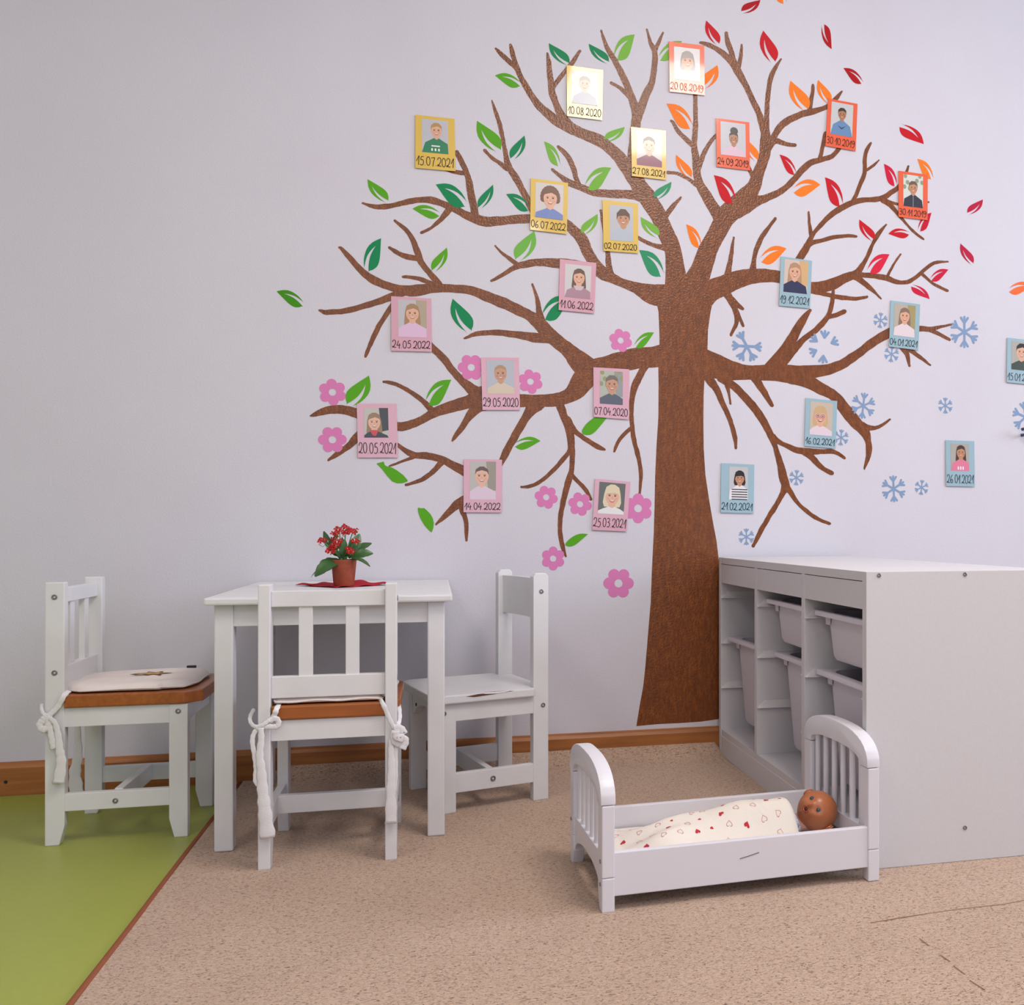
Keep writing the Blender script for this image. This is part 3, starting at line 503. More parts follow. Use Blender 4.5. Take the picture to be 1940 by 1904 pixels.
def flake(u, v, r, rot, label, arms=range(6), core=True, wd=.075):
    c = on_wall(u, v, .0006); R = r*px_scale(u, v); m = MB(); w_ = wd*R
    def bar(p, q, k):
        d = Vector((q[0]-p[0], q[1]-p[1])); l = d.length; d /= l; nx, ny = -d.y*w_, d.x*w_; y = c.y-k*.000004
        loop = []
        for i in range(7): t = PI/2+PI*i/6; loop.append((p[0]+d.x*math.cos(t)*w_+(-d.y)*math.sin(t)*w_, p[1]+d.y*math.cos(t)*w_+d.x*math.sin(t)*w_))
        for i in range(7): t = -PI/2+PI*i/6; loop.append((q[0]+d.x*math.cos(t)*w_+(-d.y)*math.sin(t)*w_, q[1]+d.y*math.cos(t)*w_+d.x*math.sin(t)*w_))
        k_ = len(loop)
        m.add([(c.x+x, y, c.z+z) for x, z in loop]+[(c.x+x, y+.0004, c.z+z) for x, z in loop], [list(range(k_))]+[[i, (i+1) % k_, k_+(i+1) % k_, k_+i] for i in range(k_)])
    for i in arms:
        a = rot+i*PI/3; e = (math.cos(a), math.sin(a)); k = i*3
        bar((e[0]*(0 if core else .62*R), e[1]*(0 if core else .62*R)), (e[0]*.93*R, e[1]*.93*R), k)
        f = (e[0]*.55*R, e[1]*.55*R)
        for sgn in (-1, 1):
            b = a+sgn*.62; bar(f, (f[0]+math.cos(b)*.4*R, f[1]+math.sin(b)*.4*R), k+1+(sgn > 0))
    tag(m.build('snowflake_sticker', vinyl('#7f98ba'), loc=c), label, 'snowflake sticker', 'blue snowflake stickers on the wall')
FL = [(1415,656,30,0,'large pale blue snowflake sticker with one arm missing, right of the trunk',[0,2,3,4,5],True,.085), (1561,657,32,.45,'broken snowflake sticker missing its middle, above the lower right branch',[0,1,2,3,4],False,.075),
      (1668,607,15,.42,'small snowflake sticker at the left edge of card 04.01.2021'), (1827,629,30.5,PI/2,'largest snowflake sticker beyond the branch tip right of card 04.01.2021'),
      (1689,671,15.5,.42,'small snowflake sticker peeking out under card 04.01.2021'), (1635.5,768.5,25,1.45,'snowflake sticker touching the arm of the lower right branch'),
      (1593.5,829,15.5,1.5,'small snowflake sticker beside the lower corner of card 16.02.2021'), (1791,768.5,15.5,PI/2,'small snowflake sticker alone above the card dated 26.01.2021'),
      (1509,905,15,.45,'small snowflake sticker beside the fork of the thin hanging branch'), (1414,1017,16,PI/2,'small snowflake sticker just above the shelf top'),
      (1693,926,25.5,PI/2+.05,'medium snowflake sticker left of the card dated 26.01.2021'), (1746,923.5,14.5,.42,'small snowflake sticker between the medium snowflake and card 26.01.2021'),
      (1943,790,29,.7,'snowflake sticker cut off by the right edge below card 15.01')]
for a in FL: flake(*a)
# blue hook under the cut off snowflake
m = MB(); p = on_wall(1936, 822, 0)
m.tube([(p.x, WALL_Y, p.z-.004), (p.x, WALL_Y-.02, p.z-.004), (p.x-.004, WALL_Y-.03, p.z+.002), (p.x-.011, WALL_Y-.03, p.z+.014), (p.x-.02, WALL_Y-.03, p.z+.01)], .005, 8)
tag(m.build('wall_hook', mat('blue_plastic', '#1f3a66', .3), loc=p, smooth=True), 'small dark blue plastic hook at the right edge of the wall', 'hook')
# ------------------------------------------------------------------ dated photo cards
DIG = {  # handwritten strokes in a .62 x 1 box, y down
 '0': [[(.31,.0),(.12,.12),(.03,.45),(.1,.85),(.3,1),(.5,.88),(.6,.5),(.5,.12),(.31,0),(.22,.06)]],
 '1': [[(.02,.62),(.2,.35),(.42,.0),(.38,.5),(.33,1.05)]],
 '2': [[(.06,.28),(.14,.06),(.36,.0),(.54,.14),(.52,.4),(.34,.72),(.12,.97),(.03,.9),(.12,.82),(.3,.92),(.46,1.0),(.62,.92)]],
 '3': [[(.06,.1),(.3,.0),(.52,.14),(.46,.36),(.24,.46),(.5,.56),(.56,.78),(.36,1),(.08,.92)]],
 '4': [[(.3,.0),(.16,.35),(.04,.62),(.32,.6),(.62,.58)],[(.48,.36),(.44,.7),(.4,1.05)]],
 '5': [[(.6,.02),(.24,.04),(.18,.4),(.42,.36),(.58,.58),(.5,.88),(.26,1.0),(.04,.9)]],
 '6': [[(.5,.02),(.2,.3),(.06,.66),(.16,.96),(.4,.98),(.54,.76),(.42,.56),(.2,.62),(.08,.8)]],
 '7': [[(.04,.08),(.3,.06),(.6,.04),(.42,.5),(.3,1.05)]],
 '8': [[(.5,.12),(.28,.0),(.1,.16),(.28,.42),(.52,.68),(.46,.94),(.24,1),(.06,.82),(.22,.56),(.46,.3),(.5,.12)]],
 '9': [[(.52,.12),(.28,.0),(.08,.2),(.16,.46),(.4,.44),(.54,.14),(.54,.5),(.44,.86),(.22,1.02),(.06,.94)]],
 '.': [[(.04,.97),(.08,1.0)]],
}
def smooth2(pts):
    if len(pts) < 3: return pts
    return [q[:2] for q in smooth_line([(p[0]*100, p[1]*100, 0) for p in pts], 6)]
SKIN = {'f': '#d9a88c', 't': '#bd8a68', 'd': '#a87654'}
def card(date, quad, print_, col, ink, person, label, faint=False):
    """quad TL,TR,BR,BL on the photo survey; print_ (u0,v0,u1,v1) the picture's place on the card in 0..1"""
    TL, TR, BR, BL = [on_wall(u, v) for u, v in quad]
    def P(u, v, lift=0.0):
        p = (TL*(1-u)+TR*u)*(1-v)+(BL*(1-u)+BR*u)*v
        return Vector((p.x, WALL_Y-.0026-.0018*v-lift, p.z))
    root = thing('photo_card', label, 'photo card', (TL+TR+BL+BR)/4, 0, 'dated photo cards on the painted tree')
    c0 = root.location
    m = MB(); vs = []; nv = 6
    for j in range(nv+1):
        for i in (0, 1): vs.append(P(i, j/nv))
        for i in (0, 1): vs.append(P(i, j/nv)+Vector((0, .0012, 0)))
    fs = []
    for j in range(nv):
        a = 4*j; b = a+4
        fs += [[a, a+1, b+1, b], [a+2, b+2, b+3, a+3], [a, b, b+2, a+2], [a+1, a+3, b+3, b+1]]
    fs += [[0, 2, 3, 1], [4*nv, 4*nv+1, 4*nv+3, 4*nv+2]]
    m.add(vs, fs)
    m.build('paper', mat('laminated_card_'+col.strip('#'), col, .30, .5, coat=.8, bump=(9, .05)), root, loc=c0)
    # the picture
    u0, v0, u1, v1 = print_; asp = ((TR-TL).length*(u1-u0))/((BL-TL).length*(v1-v0))
    pm = MB(); mats = []
    def mi(c):
        mm = mat('print_'+c.strip('#'), c, .3, .5, coat=.5)
        if mm not in mats: mats.append(mm)
        return mats.index(mm)
    lv = [0]
    def shape(pts, c):
        lv[0] += 1
        pts = [(min(1, max(0, x)), min(1, max(0, y))) for x, y in pts]
        q = []
        for p in pts:
            if not q or math.hypot(p[0]-q[-1][0], p[1]-q[-1][1]) > 1e-4: q.append(p)
        if len(q) < 3: return
        pm.add([P(u0+(u1-u0)*x, v0+(v1-v0)*y, .00025+lv[0]*.00005) for x, y in q], [list(range(len(q)))], mi(c))
    def ell(cx, cy, rx, ry, c, a0=0, a1=2*PI, n=26):
        shape([(cx+rx*math.cos(a0+(a1-a0)*i/n), cy+ry*math.sin(a0+(a1-a0)*i/n)) for i in range(n+(a1-a0 < 6))], c)
    g = dict(bg='#c6c4c8', hair='#6b4630', style='short', skin='f', top='#5a79a8', cx=.5, cy=.4, r=.2, extra=None); g.update(person); g['r'] *= .97; g['cy'] -= .02
    shape([(0, 0), (1, 0), (1, 1), (0, 1)], g['bg'])
    if g.get('bg2'):
        shape([(.62, 0), (1, 0), (1, .75), (.7, .8)], g['bg2'])
    cx, cy, r = g['cx'], g['cy'], g['r']; ry = r*1.28*asp; hs = SKIN[g['skin']]; H = g['hair']; st = g['style']
    if g.get('bg3'):
        for q in range(9): ell((q*.37+.1) % 1, (q*.23+.05) % .5, .09, .07, g['bg3'])
    if st in ('long', 'bob'):
        hl = {'long': 2.1, 'bob': 1.2}[st]
        shape([(cx-r*1.15, cy-ry*.2), (cx-r*.9, cy-ry*.95), (cx-r*.3, cy-ry*1.25), (cx+r*.3, cy-ry*1.25), (cx+r*.9, cy-ry*.95), (cx+r*1.15, cy-ry*.2), (cx+r*1.3, cy+ry*hl*.6), (cx+r*1.1, cy+ry*hl), (cx-r*1.1, cy+ry*hl), (cx-r*1.3, cy+ry*hl*.6)], H)
    if st == 'bun': ell(cx+.02, cy-ry*1.25, r*.85, ry*.62, H)
    if st == 'curly':
        for q in range(13):
            t = PI*.93+q*PI*1.14/12; ell(cx+r*1.08*math.cos(t), cy-.02+ry*1.05*math.sin(t), r*.42, ry*.36, H)
    ell(cx, cy+ry*.95, r*.5, ry*.55, hs)                                                   # neck
    sy = cy+ry*1.16; T = g['top']
    shape([(cx-r*.45, sy), (cx-r*1.2, sy+.07), (cx-r*2.1, sy+.15), (cx-r*2.7, 1), (cx+r*2.7, 1), (cx+r*2.1, sy+.15), (cx+r*1.2, sy+.07), (cx+r*.45, sy), (cx, sy+.05)], T)
    if g['extra'] == 'stripes':
        for q in range(5): shape([(cx-r*1.7, sy+.12+q*.075), (cx+r*1.7, sy+.12+q*.075), (cx+r*1.75, sy+.15+q*.075), (cx-r*1.75, sy+.15+q*.075)], '#20202c')
    if g['extra'] == 'dots':
        for q in range(3): ell(.38+q*.13, .9, .035, .045, '#e6e6e0')
        shape([(.36, .77), (.68, .77), (.68, .81), (.36, .81)], '#dfe6dc')
    if g['extra'] == 'scarf': shape([(cx-r*.8, sy-.03), (cx+r*.7, sy-.03), (cx+r*.2, sy+.17), (cx-r*.3, sy+.15)], '#c22a30')
    if g['extra'] == 'zip': shape([(cx-.012, sy+.03), (cx+.012, sy+.03), (cx+.012, 1), (cx-.012, 1)], '#9aa0a8')
    if g['extra'] == 'hood': shape([(cx-r*1.0, sy+.0), (cx+r*1.0, sy+.0), (cx+r*.5, sy+.13), (cx-r*.5, sy+.13)], '#c9b4b8')
    if g['extra'] == 'letters':
        for q in range(3): ell(.4+q*.13, .9, .04, .07, '#e8e2e6')
    if g['extra'] == 'bunny': shape([(cx-.2, sy+.16), (cx, sy+.22), (cx+.2, sy+.15), (cx+.03, sy+.27), (cx-.03, sy+.27)], '#2b4a70')
    ell(cx, cy, r, ry, hs)
    # fringe and cap of hair
    if st in ('bun', 'tied'):
        shape([(cx-r*1.02, cy-ry*.1), (cx-r*.9, cy-ry*.75), (cx-r*.3, cy-ry*1.1), (cx+r*.3, cy-ry*1.1), (cx+r*.9, cy-ry*.75), (cx+r*1.02, cy-ry*.1), (cx+r*.75, cy-ry*.5), (cx, cy-ry*.68), (cx-r*.75, cy-ry*.5)], H)
    elif st == 'fringe' or st == 'bob':
        shape([(cx-r*1.08, cy+ry*.25), (cx-r*1.05, cy-ry*.6), (cx-r*.4, cy-ry*1.18), (cx+r*.4, cy-ry*1.18), (cx+r*1.05, cy-ry*.6), (cx+r*1.08, cy+ry*.25), (cx+r*.82, cy-ry*.25), (cx+r*.3, cy-ry*.38), (cx-r*.35, cy-ry*.3), (cx-r*.82, cy-ry*.25)], H)
    else:
        shape([(cx-r*1.06, cy), (cx-r*.98, cy-ry*.75), (cx-r*.4, cy-ry*1.16), (cx+r*.4, cy-ry*1.16), (cx+r*.98, cy-ry*.75), (cx+r*1.06, cy), (cx+r*.86, cy-ry*.42), (cx+r*.2, cy-ry*.66), (cx-r*.45, cy-ry*.5), (cx-r*.86, cy-ry*.38)], H)
    for sx in (-1, 1):
        ell(cx+sx*r*.4, cy-ry*.02, r*.15, ry*.07, '#2a2224'); shape([(cx+sx*r*.62, cy-ry*.17), (cx+sx*r*.2, cy-ry*.2), (cx+sx*r*.2, cy-ry*.15), (cx+sx*r*.62, cy-ry*.12)], '#6e4c3a')
        ell(cx+sx*r*.58, cy+ry*.3, r*.2, ry*.13, {'f': '#d99a86', 't': '#b5765a', 'd': '#925a40'}[g['skin']])
        if g['extra'] == 'glasses':
            ell(cx+sx*r*.42, cy, r*.34, ry*.22, '#6a5aa8'); ell(cx+sx*r*.42, cy, r*.28, ry*.17, hs); ell(cx+sx*r*.4, cy, r*.12, ry*.06, '#2a2224')
    shape([(cx-r*.1, cy+ry*.28), (cx, cy+ry*.06), (cx+r*.12, cy+ry*.28)], {'f': '#c98f74', 't': '#a56e4e', 'd': '#85543a'}[g['skin']])
    shape([(cx-r*.42, cy+ry*.44), (cx-r*.15, cy+ry*.54), (cx+r*.15, cy+ry*.54), (cx+r*.42, cy+ry*.44), (cx+r*.2, cy+ry*.68), (cx-r*.2, cy+ry*.68)], '#a8474a')
    shape([(cx-r*.3, cy+ry*.5), (cx+r*.3, cy+ry*.5), (cx+r*.18, cy+ry*.58), (cx-r*.18, cy+ry*.58)], '#ece4de')
    pm.build('photo_print', mats, root, loc=c0)
    # the date
    tm = MB(); W = (TR-TL).length; Hh = (BL-TL).length
    adv = {'.': .3, '1': .55}; tot = sum(adv.get(ch, .72) for ch in date)
    v_top = v1+(1-v1)*.26; v_h = (1-v1)*.53; x = 0; sc = .95/tot; pen = .00095
    rnd = random.Random(date)
    for ch in date:
        dy = rnd.uniform(-.04, .04)
        for stk in DIG[ch]:
            pts = [P(.025+(x+a*1.0)*sc, v_top+(b+dy)*v_h, .0006) for a, b in ([(p[0]/100, p[1]/100) for p in smooth2(stk)] if len(stk) > 2 else stk)]
            tm.tube(pts, pen*(1.25 if ch == '.' else 1), 5, flat=.25, up=(0, 1, 0))
        x += adv.get(ch, .72)
    tm.build('handwritten_date', mat('pen_'+ink.strip('#'), ink, .5, .3), root, loc=c0)
YE, PK, ORG, BL_ = '#d8b44a', '#cf9bab', '#e2592c', '#97b5c1'
PR = (.15, .05, .84, .70)
K, KB = '#1c1a1c', '#1d2a3c'
CARDS = [
 ('15.07.2021', [(787,218),(861,226),(863,325.5),(787,319)], (.165,.06,.83,.69), YE, K, dict(hair='#b08a52', top='#1f7a55', skin='f', cx=.55, cy=.34, r=.21, extra='dots', bg='#b9b9c2'), 'yellow card dated 15.07.2021, blond child in a green shirt'),
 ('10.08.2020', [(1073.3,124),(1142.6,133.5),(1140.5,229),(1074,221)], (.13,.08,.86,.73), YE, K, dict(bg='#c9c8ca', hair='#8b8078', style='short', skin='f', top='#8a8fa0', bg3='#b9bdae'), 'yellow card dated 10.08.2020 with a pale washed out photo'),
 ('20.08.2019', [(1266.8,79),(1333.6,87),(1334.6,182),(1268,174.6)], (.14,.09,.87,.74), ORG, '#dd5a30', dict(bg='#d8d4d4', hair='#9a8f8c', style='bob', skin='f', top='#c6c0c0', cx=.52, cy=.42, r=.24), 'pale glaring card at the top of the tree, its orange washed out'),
 ('27.08.2021', [(1195,241),(1261,248),(1262,342),(1196.5,334.5)], (.15,.04,.87,.76), YE, K, dict(hair='#4a3026', style='tied', skin='f', top='#7a3350', cx=.5, cy=.44, r=.25, bg='#c9c4c2'), 'yellow card dated 27.08.2021, smiling girl in a burgundy sweater'),
 ('24.09.2019', [(1356,224.5),(1419,232.5),(1420,324),(1357,316.5)], (.13,.05,.88,.74), ORG, K, dict(hair='#2c2220', style='bun', skin='d', top='#d3b4c4', cx=.52, cy=.5, r=.19, bg='#bcbcc4'), 'orange card dated 24.09.2019, girl with a high dark bun'),
 ('30.10.2019', [(1568,187),(1624,197.5),(1620,287),(1563,277)], (.13,.05,.86,.73), ORG, K, dict(hair='#33241f', skin='d', top='#5f86b0', cx=.5, cy=.36, r=.19, bg='#c0c2c4', extra='bunny'), 'orange card dated 30.10.2019, child in a light blue shirt'),
 ('30.11.2019', [(1701.8,324),(1757,331.5),(1756,418),(1701,411.5)], (.16,.06,.83,.75), ORG, K, dict(hair='#6a5140', skin='t', top='#262b38', cx=.5, cy=.42, r=.22, bg='#cfd2cd', bg3='#8c9a78', extra='zip'), 'orange card dated 30.11.2019, child in a dark zip jacket'),
 ('06.07.2022', [(1005.6,338.5),(1076,347),(1073.5,444.5),(1004,436)], (.13,.06,.88,.74), YE, K, dict(hair='#6d4534', style='curly', skin='f', top='#6b7fb8', cx=.53, cy=.44, r=.25, bg='#c9c3c3'), 'yellow card dated 06.07.2022, curly haired child in blue'),
 ('02.07.2020', [(1141,379),(1208,386),(1208.5,480.5),(1143,476)], (.19,.08,.86,.78), YE, K, dict(hair='#54392a', style='fringe', skin='t', top='#aeb6c2', cx=.58, cy=.38, r=.27, bg='#b4b6be'), 'yellow card dated 02.07.2020, boy with brown fringe in a grey shirt'),
 ('11.06.2022', [(1060.5,491),(1129.5,498.5),(1125.5,594.5),(1058,588)], (.15,.08,.87,.73), PK, K, dict(hair='#5f4838', style='long', skin='f', top='#a4808f', cx=.54, cy=.4, r=.22, bg='#c8c5c6', extra='hood'), 'pink card dated 11.06.2022, girl in a mauve hooded top'),
 ('24.05.2022', [(741,561.5),(817,566),(818,667),(741.5,665)], (.17,.05,.88,.74), PK, K, dict(hair='#a07a54', style='long', skin='f', top='#d5b3cf', cx=.5, cy=.38, r=.23, bg='#b9b6ba', bg2='#a89a84'), 'pink card dated 24.05.2022, long haired girl in lilac'),
 ('29.05.2020', [(911,677.5),(982.5,678),(985,777),(914,777)], (.14,.05,.87,.69), PK, K, dict(hair='#a38052', style='tied', skin='t', top='#c9b8a2', cx=.5, cy=.42, r=.23, bg='#abaeb8'), 'pink card dated 29.05.2020, child with tied back blond hair'),
 ('07.04.2020', [(1124,696),(1192,700),(1191,795),(1124,790)], (.18,.06,.82,.72), PK, K, dict(hair='#6b5d55', style='short', skin='t', top='#4a4f5c', cx=.52, cy=.42, r=.27, bg='#a9ac9c', bg3='#8a9058', bg2='#8d8f90'), 'pink card dated 07.04.2020, boy in a dark grey hooded top'),
 ('20.05.2021', [(676,765),(751.5,765),(754,867),(678.5,867)], (.17,.08,.78,.63), PK, K, dict(hair='#8a6d47', style='long', skin='f', top='#1f1c26', cx=.42, cy=.5, r=.26, bg='#b5b2a8', bg2='#2a2726', extra='scarf'), 'pink card dated 20.05.2021, blond child with a red scarf'),
 ('14.04.2022', [(878.5,870),(951,871),(950.5,971),(878,970.5)], (.16,.04,.84,.76), PK, K, dict(hair='#57382a', style='tied', skin='f', top='#d2bccb', cx=.46, cy=.4, r=.27, bg='#b1ada6', bg2='#8f8678'), 'pink card dated 14.04.2022, smiling girl in a pale pink top'),
 ('25.03.2021', [(1127,907),(1194,913),(1187,1007),(1121.5,1004)], (.13,.05,.87,.67), PK, K, dict(hair='#d6c6a4', style='bob', skin='f', top='#dcdad6', cx=.52, cy=.44, r=.28, bg='#555850'), 'pink card dated 25.03.2021, child with white blond hair'),
 ('19.12.2021', [(1479,486),(1538,494.5),(1533.5,585),(1475,579.5)], (.12,.04,.88,.71), BL_, KB, dict(hair='#b08a6c', style='long', skin='f', top='#2c3152', cx=.45, cy=.38, r=.24, bg='#cdbcae', bg2='#cfa878'), 'pale blue card dated 19.12.2021, blond girl in a navy top'),
 ('04.01.2021', [(1687,569.5),(1742.5,577),(1738.5,664),(1683,657)], (.13,.05,.85,.74), BL_, KB, dict(hair='#86705f', style='long', skin='f', top='#ddd0d4', cx=.5, cy=.38, r=.23, bg='#b5aa9c', bg2='#a39566'), 'pale blue card dated 04.01.2021, girl in a white top'),
 ('16.02.2021', [(1526,754),(1585.5,760),(1582,850),(1523,845)], (.15,.06,.86,.75), BL_, KB, dict(hair='#c7a77c', style='bob', skin='f', top='#dccbd6', cx=.46, cy=.44, r=.28, bg='#c3b4a4', extra='glasses'), 'pale blue card dated 16.02.2021, blond child wearing glasses'),
 ('21.02.2021', [(1366,877.5),(1428.5,880.5),(1427,972.5),(1364.5,971)], (.24,.06,.81,.73), BL_, KB, dict(hair='#231d20', style='bob', skin='t', top='#dfdde0', cx=.56, cy=.36, r=.25, bg='#bdbdbf', extra='stripes'), 'pale blue card dated 21.02.2021, dark haired child in a striped shirt'),
 ('26.01.2021', [(1790.5,834),(1845,836),(1845.5,922),(1791.5,921)], (.17,.07,.81,.66), BL_, KB, dict(hair='#4b352a', style='long', skin='t', top='#d87a96', cx=.55, cy=.34, r=.23, bg='#a9a59d', extra='letters'), 'pale blue card dated 26.01.2021, long haired girl in a pink shirt'),
 ('15.01.2021', [(1907.5,640),(1962,646),(1959,730),(1906,724.5)], (.15,.06,.82,.70), BL_, KB, dict(hair='#1f1c22', style='short', skin='f', top='#37443c', cx=.52, cy=.38, r=.27, bg='#aaa59c'), 'pale blue card cut off by the right edge of the picture'),
]
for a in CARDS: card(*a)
# ------------------------------------------------------------------ table
FLOOR = -.004
def build_table():
    cx, cy = -.2015, 2.36
    t = thing('play_table', 'low square white wooden table against the wall, plant on top', 'table', (cx, cy, 0))
    m = MB(); m.box(-.238, .238, 2.056-cy, 2.654-cy, .490, .505, .004); m.build('tabletop', M_white, t)
    for sx in (-1, 1):
        for (ya, yb) in ((2.074, 2.11), (2.568, 2.604)):
            m = MB(); m.box(sx*.205-.0175, sx*.205+.0175, ya-cy, yb-cy, 0, .4905, .003); m.build('leg', M_white, t)
    m = MB(); m.box(-.188, .188, 2.08-cy, 2.098-cy, .446, .4905, .001); m.build('apron', M_white, t)
    m = MB(); m.box(-.188, .188, 2.578-cy, 2.596-cy, .446, .4905, .001); m.build('apron', M_white, t)
    for sx in (-1, 1):
        m = MB(); m.box(sx*.208-.009, sx*.208+.009, 2.109-cy, 2.569-cy, .446, .4905, .001); m.build('apron', M_white, t)
build_table()

# ------------------------------------------------------------------ slatted chairs with pine seats
def bolt(parent, x, y, z, axis, r=.0055, name='bolt'):
    m = MB(); R = {'x': Matrix.Rotation(PI/2, 3, 'Y'), '-x': Matrix.Rotation(-PI/2, 3, 'Y'), '-y': Matrix.Rotation(PI/2, 3, 'X')}[axis]
    m.lathe([(r, -.002), (r, .0012), (r*.75, .0016), (r*.6, .0004), (r*.35, .0004), (r*.3, -.001), (0, -.001)], (x, y, z), 14, M=R)
    m.build(name, M_bolt, parent, smooth=False)
def chair(loc, rz, label, W=.251, D=.266, top=.536, zoff=0):
    """origin on the floor in the middle; the sitter faces +y"""
    t = thing('slat_chair', label, 'chair', (*loc, zoff), rz, 'slatted play chairs with pine seats')
    h = W/2; pw, pd = .022, .036; y0 = -D/2; y1 = D/2
    def post(sx, a, b, z1, cham, name):
        x0, x1 = (sx*h, sx*(h-pw)); x0, x1 = min(x0, x1), max(x0, x1)
        # chamfered foot on the inner side of the pair
        if cham > 0: pts = [(a, .0), (b-.010, 0), (b, .04), (b, z1), (a, z1)]
        else: pts = [(a+.010, 0), (b, 0), (b, z1), (a, z1), (a, .04)]
        m = MB(); m.prism(pts, 0, x0, x1, .0022); m.build(name, M_white, t)
    for sx in (-1, 1):
        post(sx, y0, y0+pd, top, 1, 'back_post')
        post(sx, y1-pd, y1, .279, -1, 'leg')
    hi = h-pw
    # seat rails
    m = MB(); m.box(-hi, hi, y0+.006, y0+.022, .240, .279, .001); m.build('seat_rail', M_white, t)
    m = MB(); m.box(-hi, hi, y1-.022, y1-.006, .240, .279, .001); m.build('seat_rail', M_white, t)
    for sx in (-1, 1):
        m = MB(); a, b = sorted((sx*(h-.002), sx*(h-.018))); m.box(a, b, y0+pd-.001, y1-pd+.001, .240, .279, .001); m.build('seat_rail', M_white, t)
        m = MB(); m.box(a, b, y0+pd-.001, y1-pd+.001, .068, .104, .0015); m.build('side_stretcher', M_white, t)
        bolt(t, sx*h, y0+.018, top-.030, 'x' if sx > 0 else '-x'); bolt(t, sx*h, y0+.018, .352, 'x' if sx > 0 else '-x')
        bolt(t, sx*h, y1-.018, .264, 'x' if sx > 0 else '-x'); bolt(t, sx*(h-.002), -.004, .084, 'x' if sx > 0 else '-x')
    m = MB(); m.box(-h+.017, h-.017, -.010, .006, .070, .106, .0015); m.build('cross_stretcher', M_white, t)
    m = MB(); m.box(-hi, hi, y0+.009, y0+.027, .493, .523, .0015); m.build('top_rail', M_white, t)
    m = MB(); m.box(-hi, hi, y0+.009, y0+.027, .320, .361, .0015); m.build('lower_rail', M_white, t)
    for sx in (-1, 1):
        m = MB(); m.box(sx*.0425-.0125, sx*.0425+.0125, y0+.012, y0+.024, .360, .494, .001); m.build('slat', M_white, t)
    # seat: notched round the posts, front corners cut
    pts = [(-hi+.001, y0+.001), (hi-.001, y0+.001), (hi-.001, y0+pd), (h+.005, y0+pd), (h+.005, y1-.005), (h-.022, y1+.026), (-h+.022, y1+.026), (-h-.005, y1-.005), (-h-.005, y0+pd), (-hi+.001, y0+pd)]
    m = MB(); m.prism(pts, 2, .280, .306, .003); m.build('seat', M_pine, t)
    return t
LC = (-.635, 2.333); CC = (-.196, 2.076)
chair(LC, -PI/2, 'white slatted chair with pine seat, standing on the green floor', zoff=FLOOR)
chair(CC, 0, 'white slatted chair with pine seat, its back to us, before the table')

def cushion(loc, rz, z, label, motif):
    """quilted pad; local frame of its chair"""
    t = thing('seat_cushion', label, 'cushion', (loc[0], loc[1], z), rz, 'tie-on seat cushions')
    m = MB(); nx, ny = 26, 26; top = []; bot = []
    rnd = random.Random(5)
    for j in range(ny+1):
        for i in range(nx+1):
            a, b = i/nx*2-1, j/ny*2-1
            k = .118+.006*(b > 0)*b
            # square with cut front corners
            x, y = a*k*(1-.17*max(0, min(1, (-b-.60)/.22))), b*.128+.007
            if b > .55 and abs(a) > .55: q = min(1, (abs(a)-.55+b-.55)/.9); x *= 1-.16*q; y -= .03*q*(abs(a)-.55)
            e = max(abs(a), abs(b)); puff = (1-e**6)**.5
            dim = 0
            for (px, py) in ((-.45, -.45), (.45, -.45), (-.45, .45), (.45, .45), (0, 0)): dim += .0045*math.exp(-((a-px)**2+(b-py)**2)/.02)
            zz = .0085+.011*puff-dim+.0012*math.sin(7*a+3*b)
            top.append((x, y, zz)); bot.append((x, y, (.0045-.004*puff)))
    n = (nx+1)*(ny+1); fs = []
    for j in range(ny):
        for i in range(nx):
            q = j*(nx+1)+i
            fs.append([q, q+1, q+nx+2, q+nx+1]); fs.append([n+q, n+q+nx+1, n+q+nx+2, n+q+1])
    edge = [i for i in range(nx+1)]+[(j+1)*(nx+1)-1 for j in range(1, ny+1)]+[ny*(nx+1)+i for i in range(nx-1, -1, -1)]+[j*(nx+1) for j in range(ny-1, 0, -1)]
    for k in range(len(edge)):
        p, q = edge[k], edge[(k+1) % len(edge)]; fs.append([p, n+p, n+q, q])
    m.add(top+bot, fs); m.build('pad', M_cloth, t, smooth=True)
    m = MB(); m.tube([Vector(top[e])*.999+Vector((0, 0, -.002)) for e in edge]+[Vector(top[edge[0]])], .0022, 6)
    m.build('piping', M_cloth, t, smooth=True)
    if motif:
        m = MB(); pts = [(.004,-.036),(.014,-.022),(.008,-.012),(.020,.0),(.012,.008),(.022,.024),(.010,.022),(.002,.040),(-.006,.020),(-.020,.014),(-.012,.004),(-.022,-.012),(-.010,-.010),(-.006,-.026)]
        m.add([(x*1.5-.002, y*1.15+.03, .0212) for x, y in pts]+[(x*.95-.002, y*.85+.03, .0216) for x, y in pts], [list(range(14)), list(range(14, 28))], 0)
        m.mi[-1] = 1
        m.build('embroidery', [mat('brown_thread', '#5a4632', .9), mat('ochre_thread', '#b8935c', .9)], t)
    return t
cl = cushion(LC, -PI/2, .306+FLOOR, 'cream seat cushion with brown motif on the left chair', True)
cc = cushion(CC, 0, .306, 'cream seat cushion on the chair whose back faces us', False)
def ribbon(m, pts, w, th=.0016, up=(0, 1, 0)):
    """flat cotton tape"""
    pts = smooth_path([Vector(p) for p in pts]); ws = [w]*len(pts) if not isinstance(w, (list, tuple)) else [w[0]+(w[1]-w[0])*(i/(len(pts)-1))**1.5 for i in range(len(pts))]
    m.tube(pts, [q*1.25*(1+.10*math.sin(i*1.7)) for i, q in enumerate(ws)], 10, flat=.25, up=up)
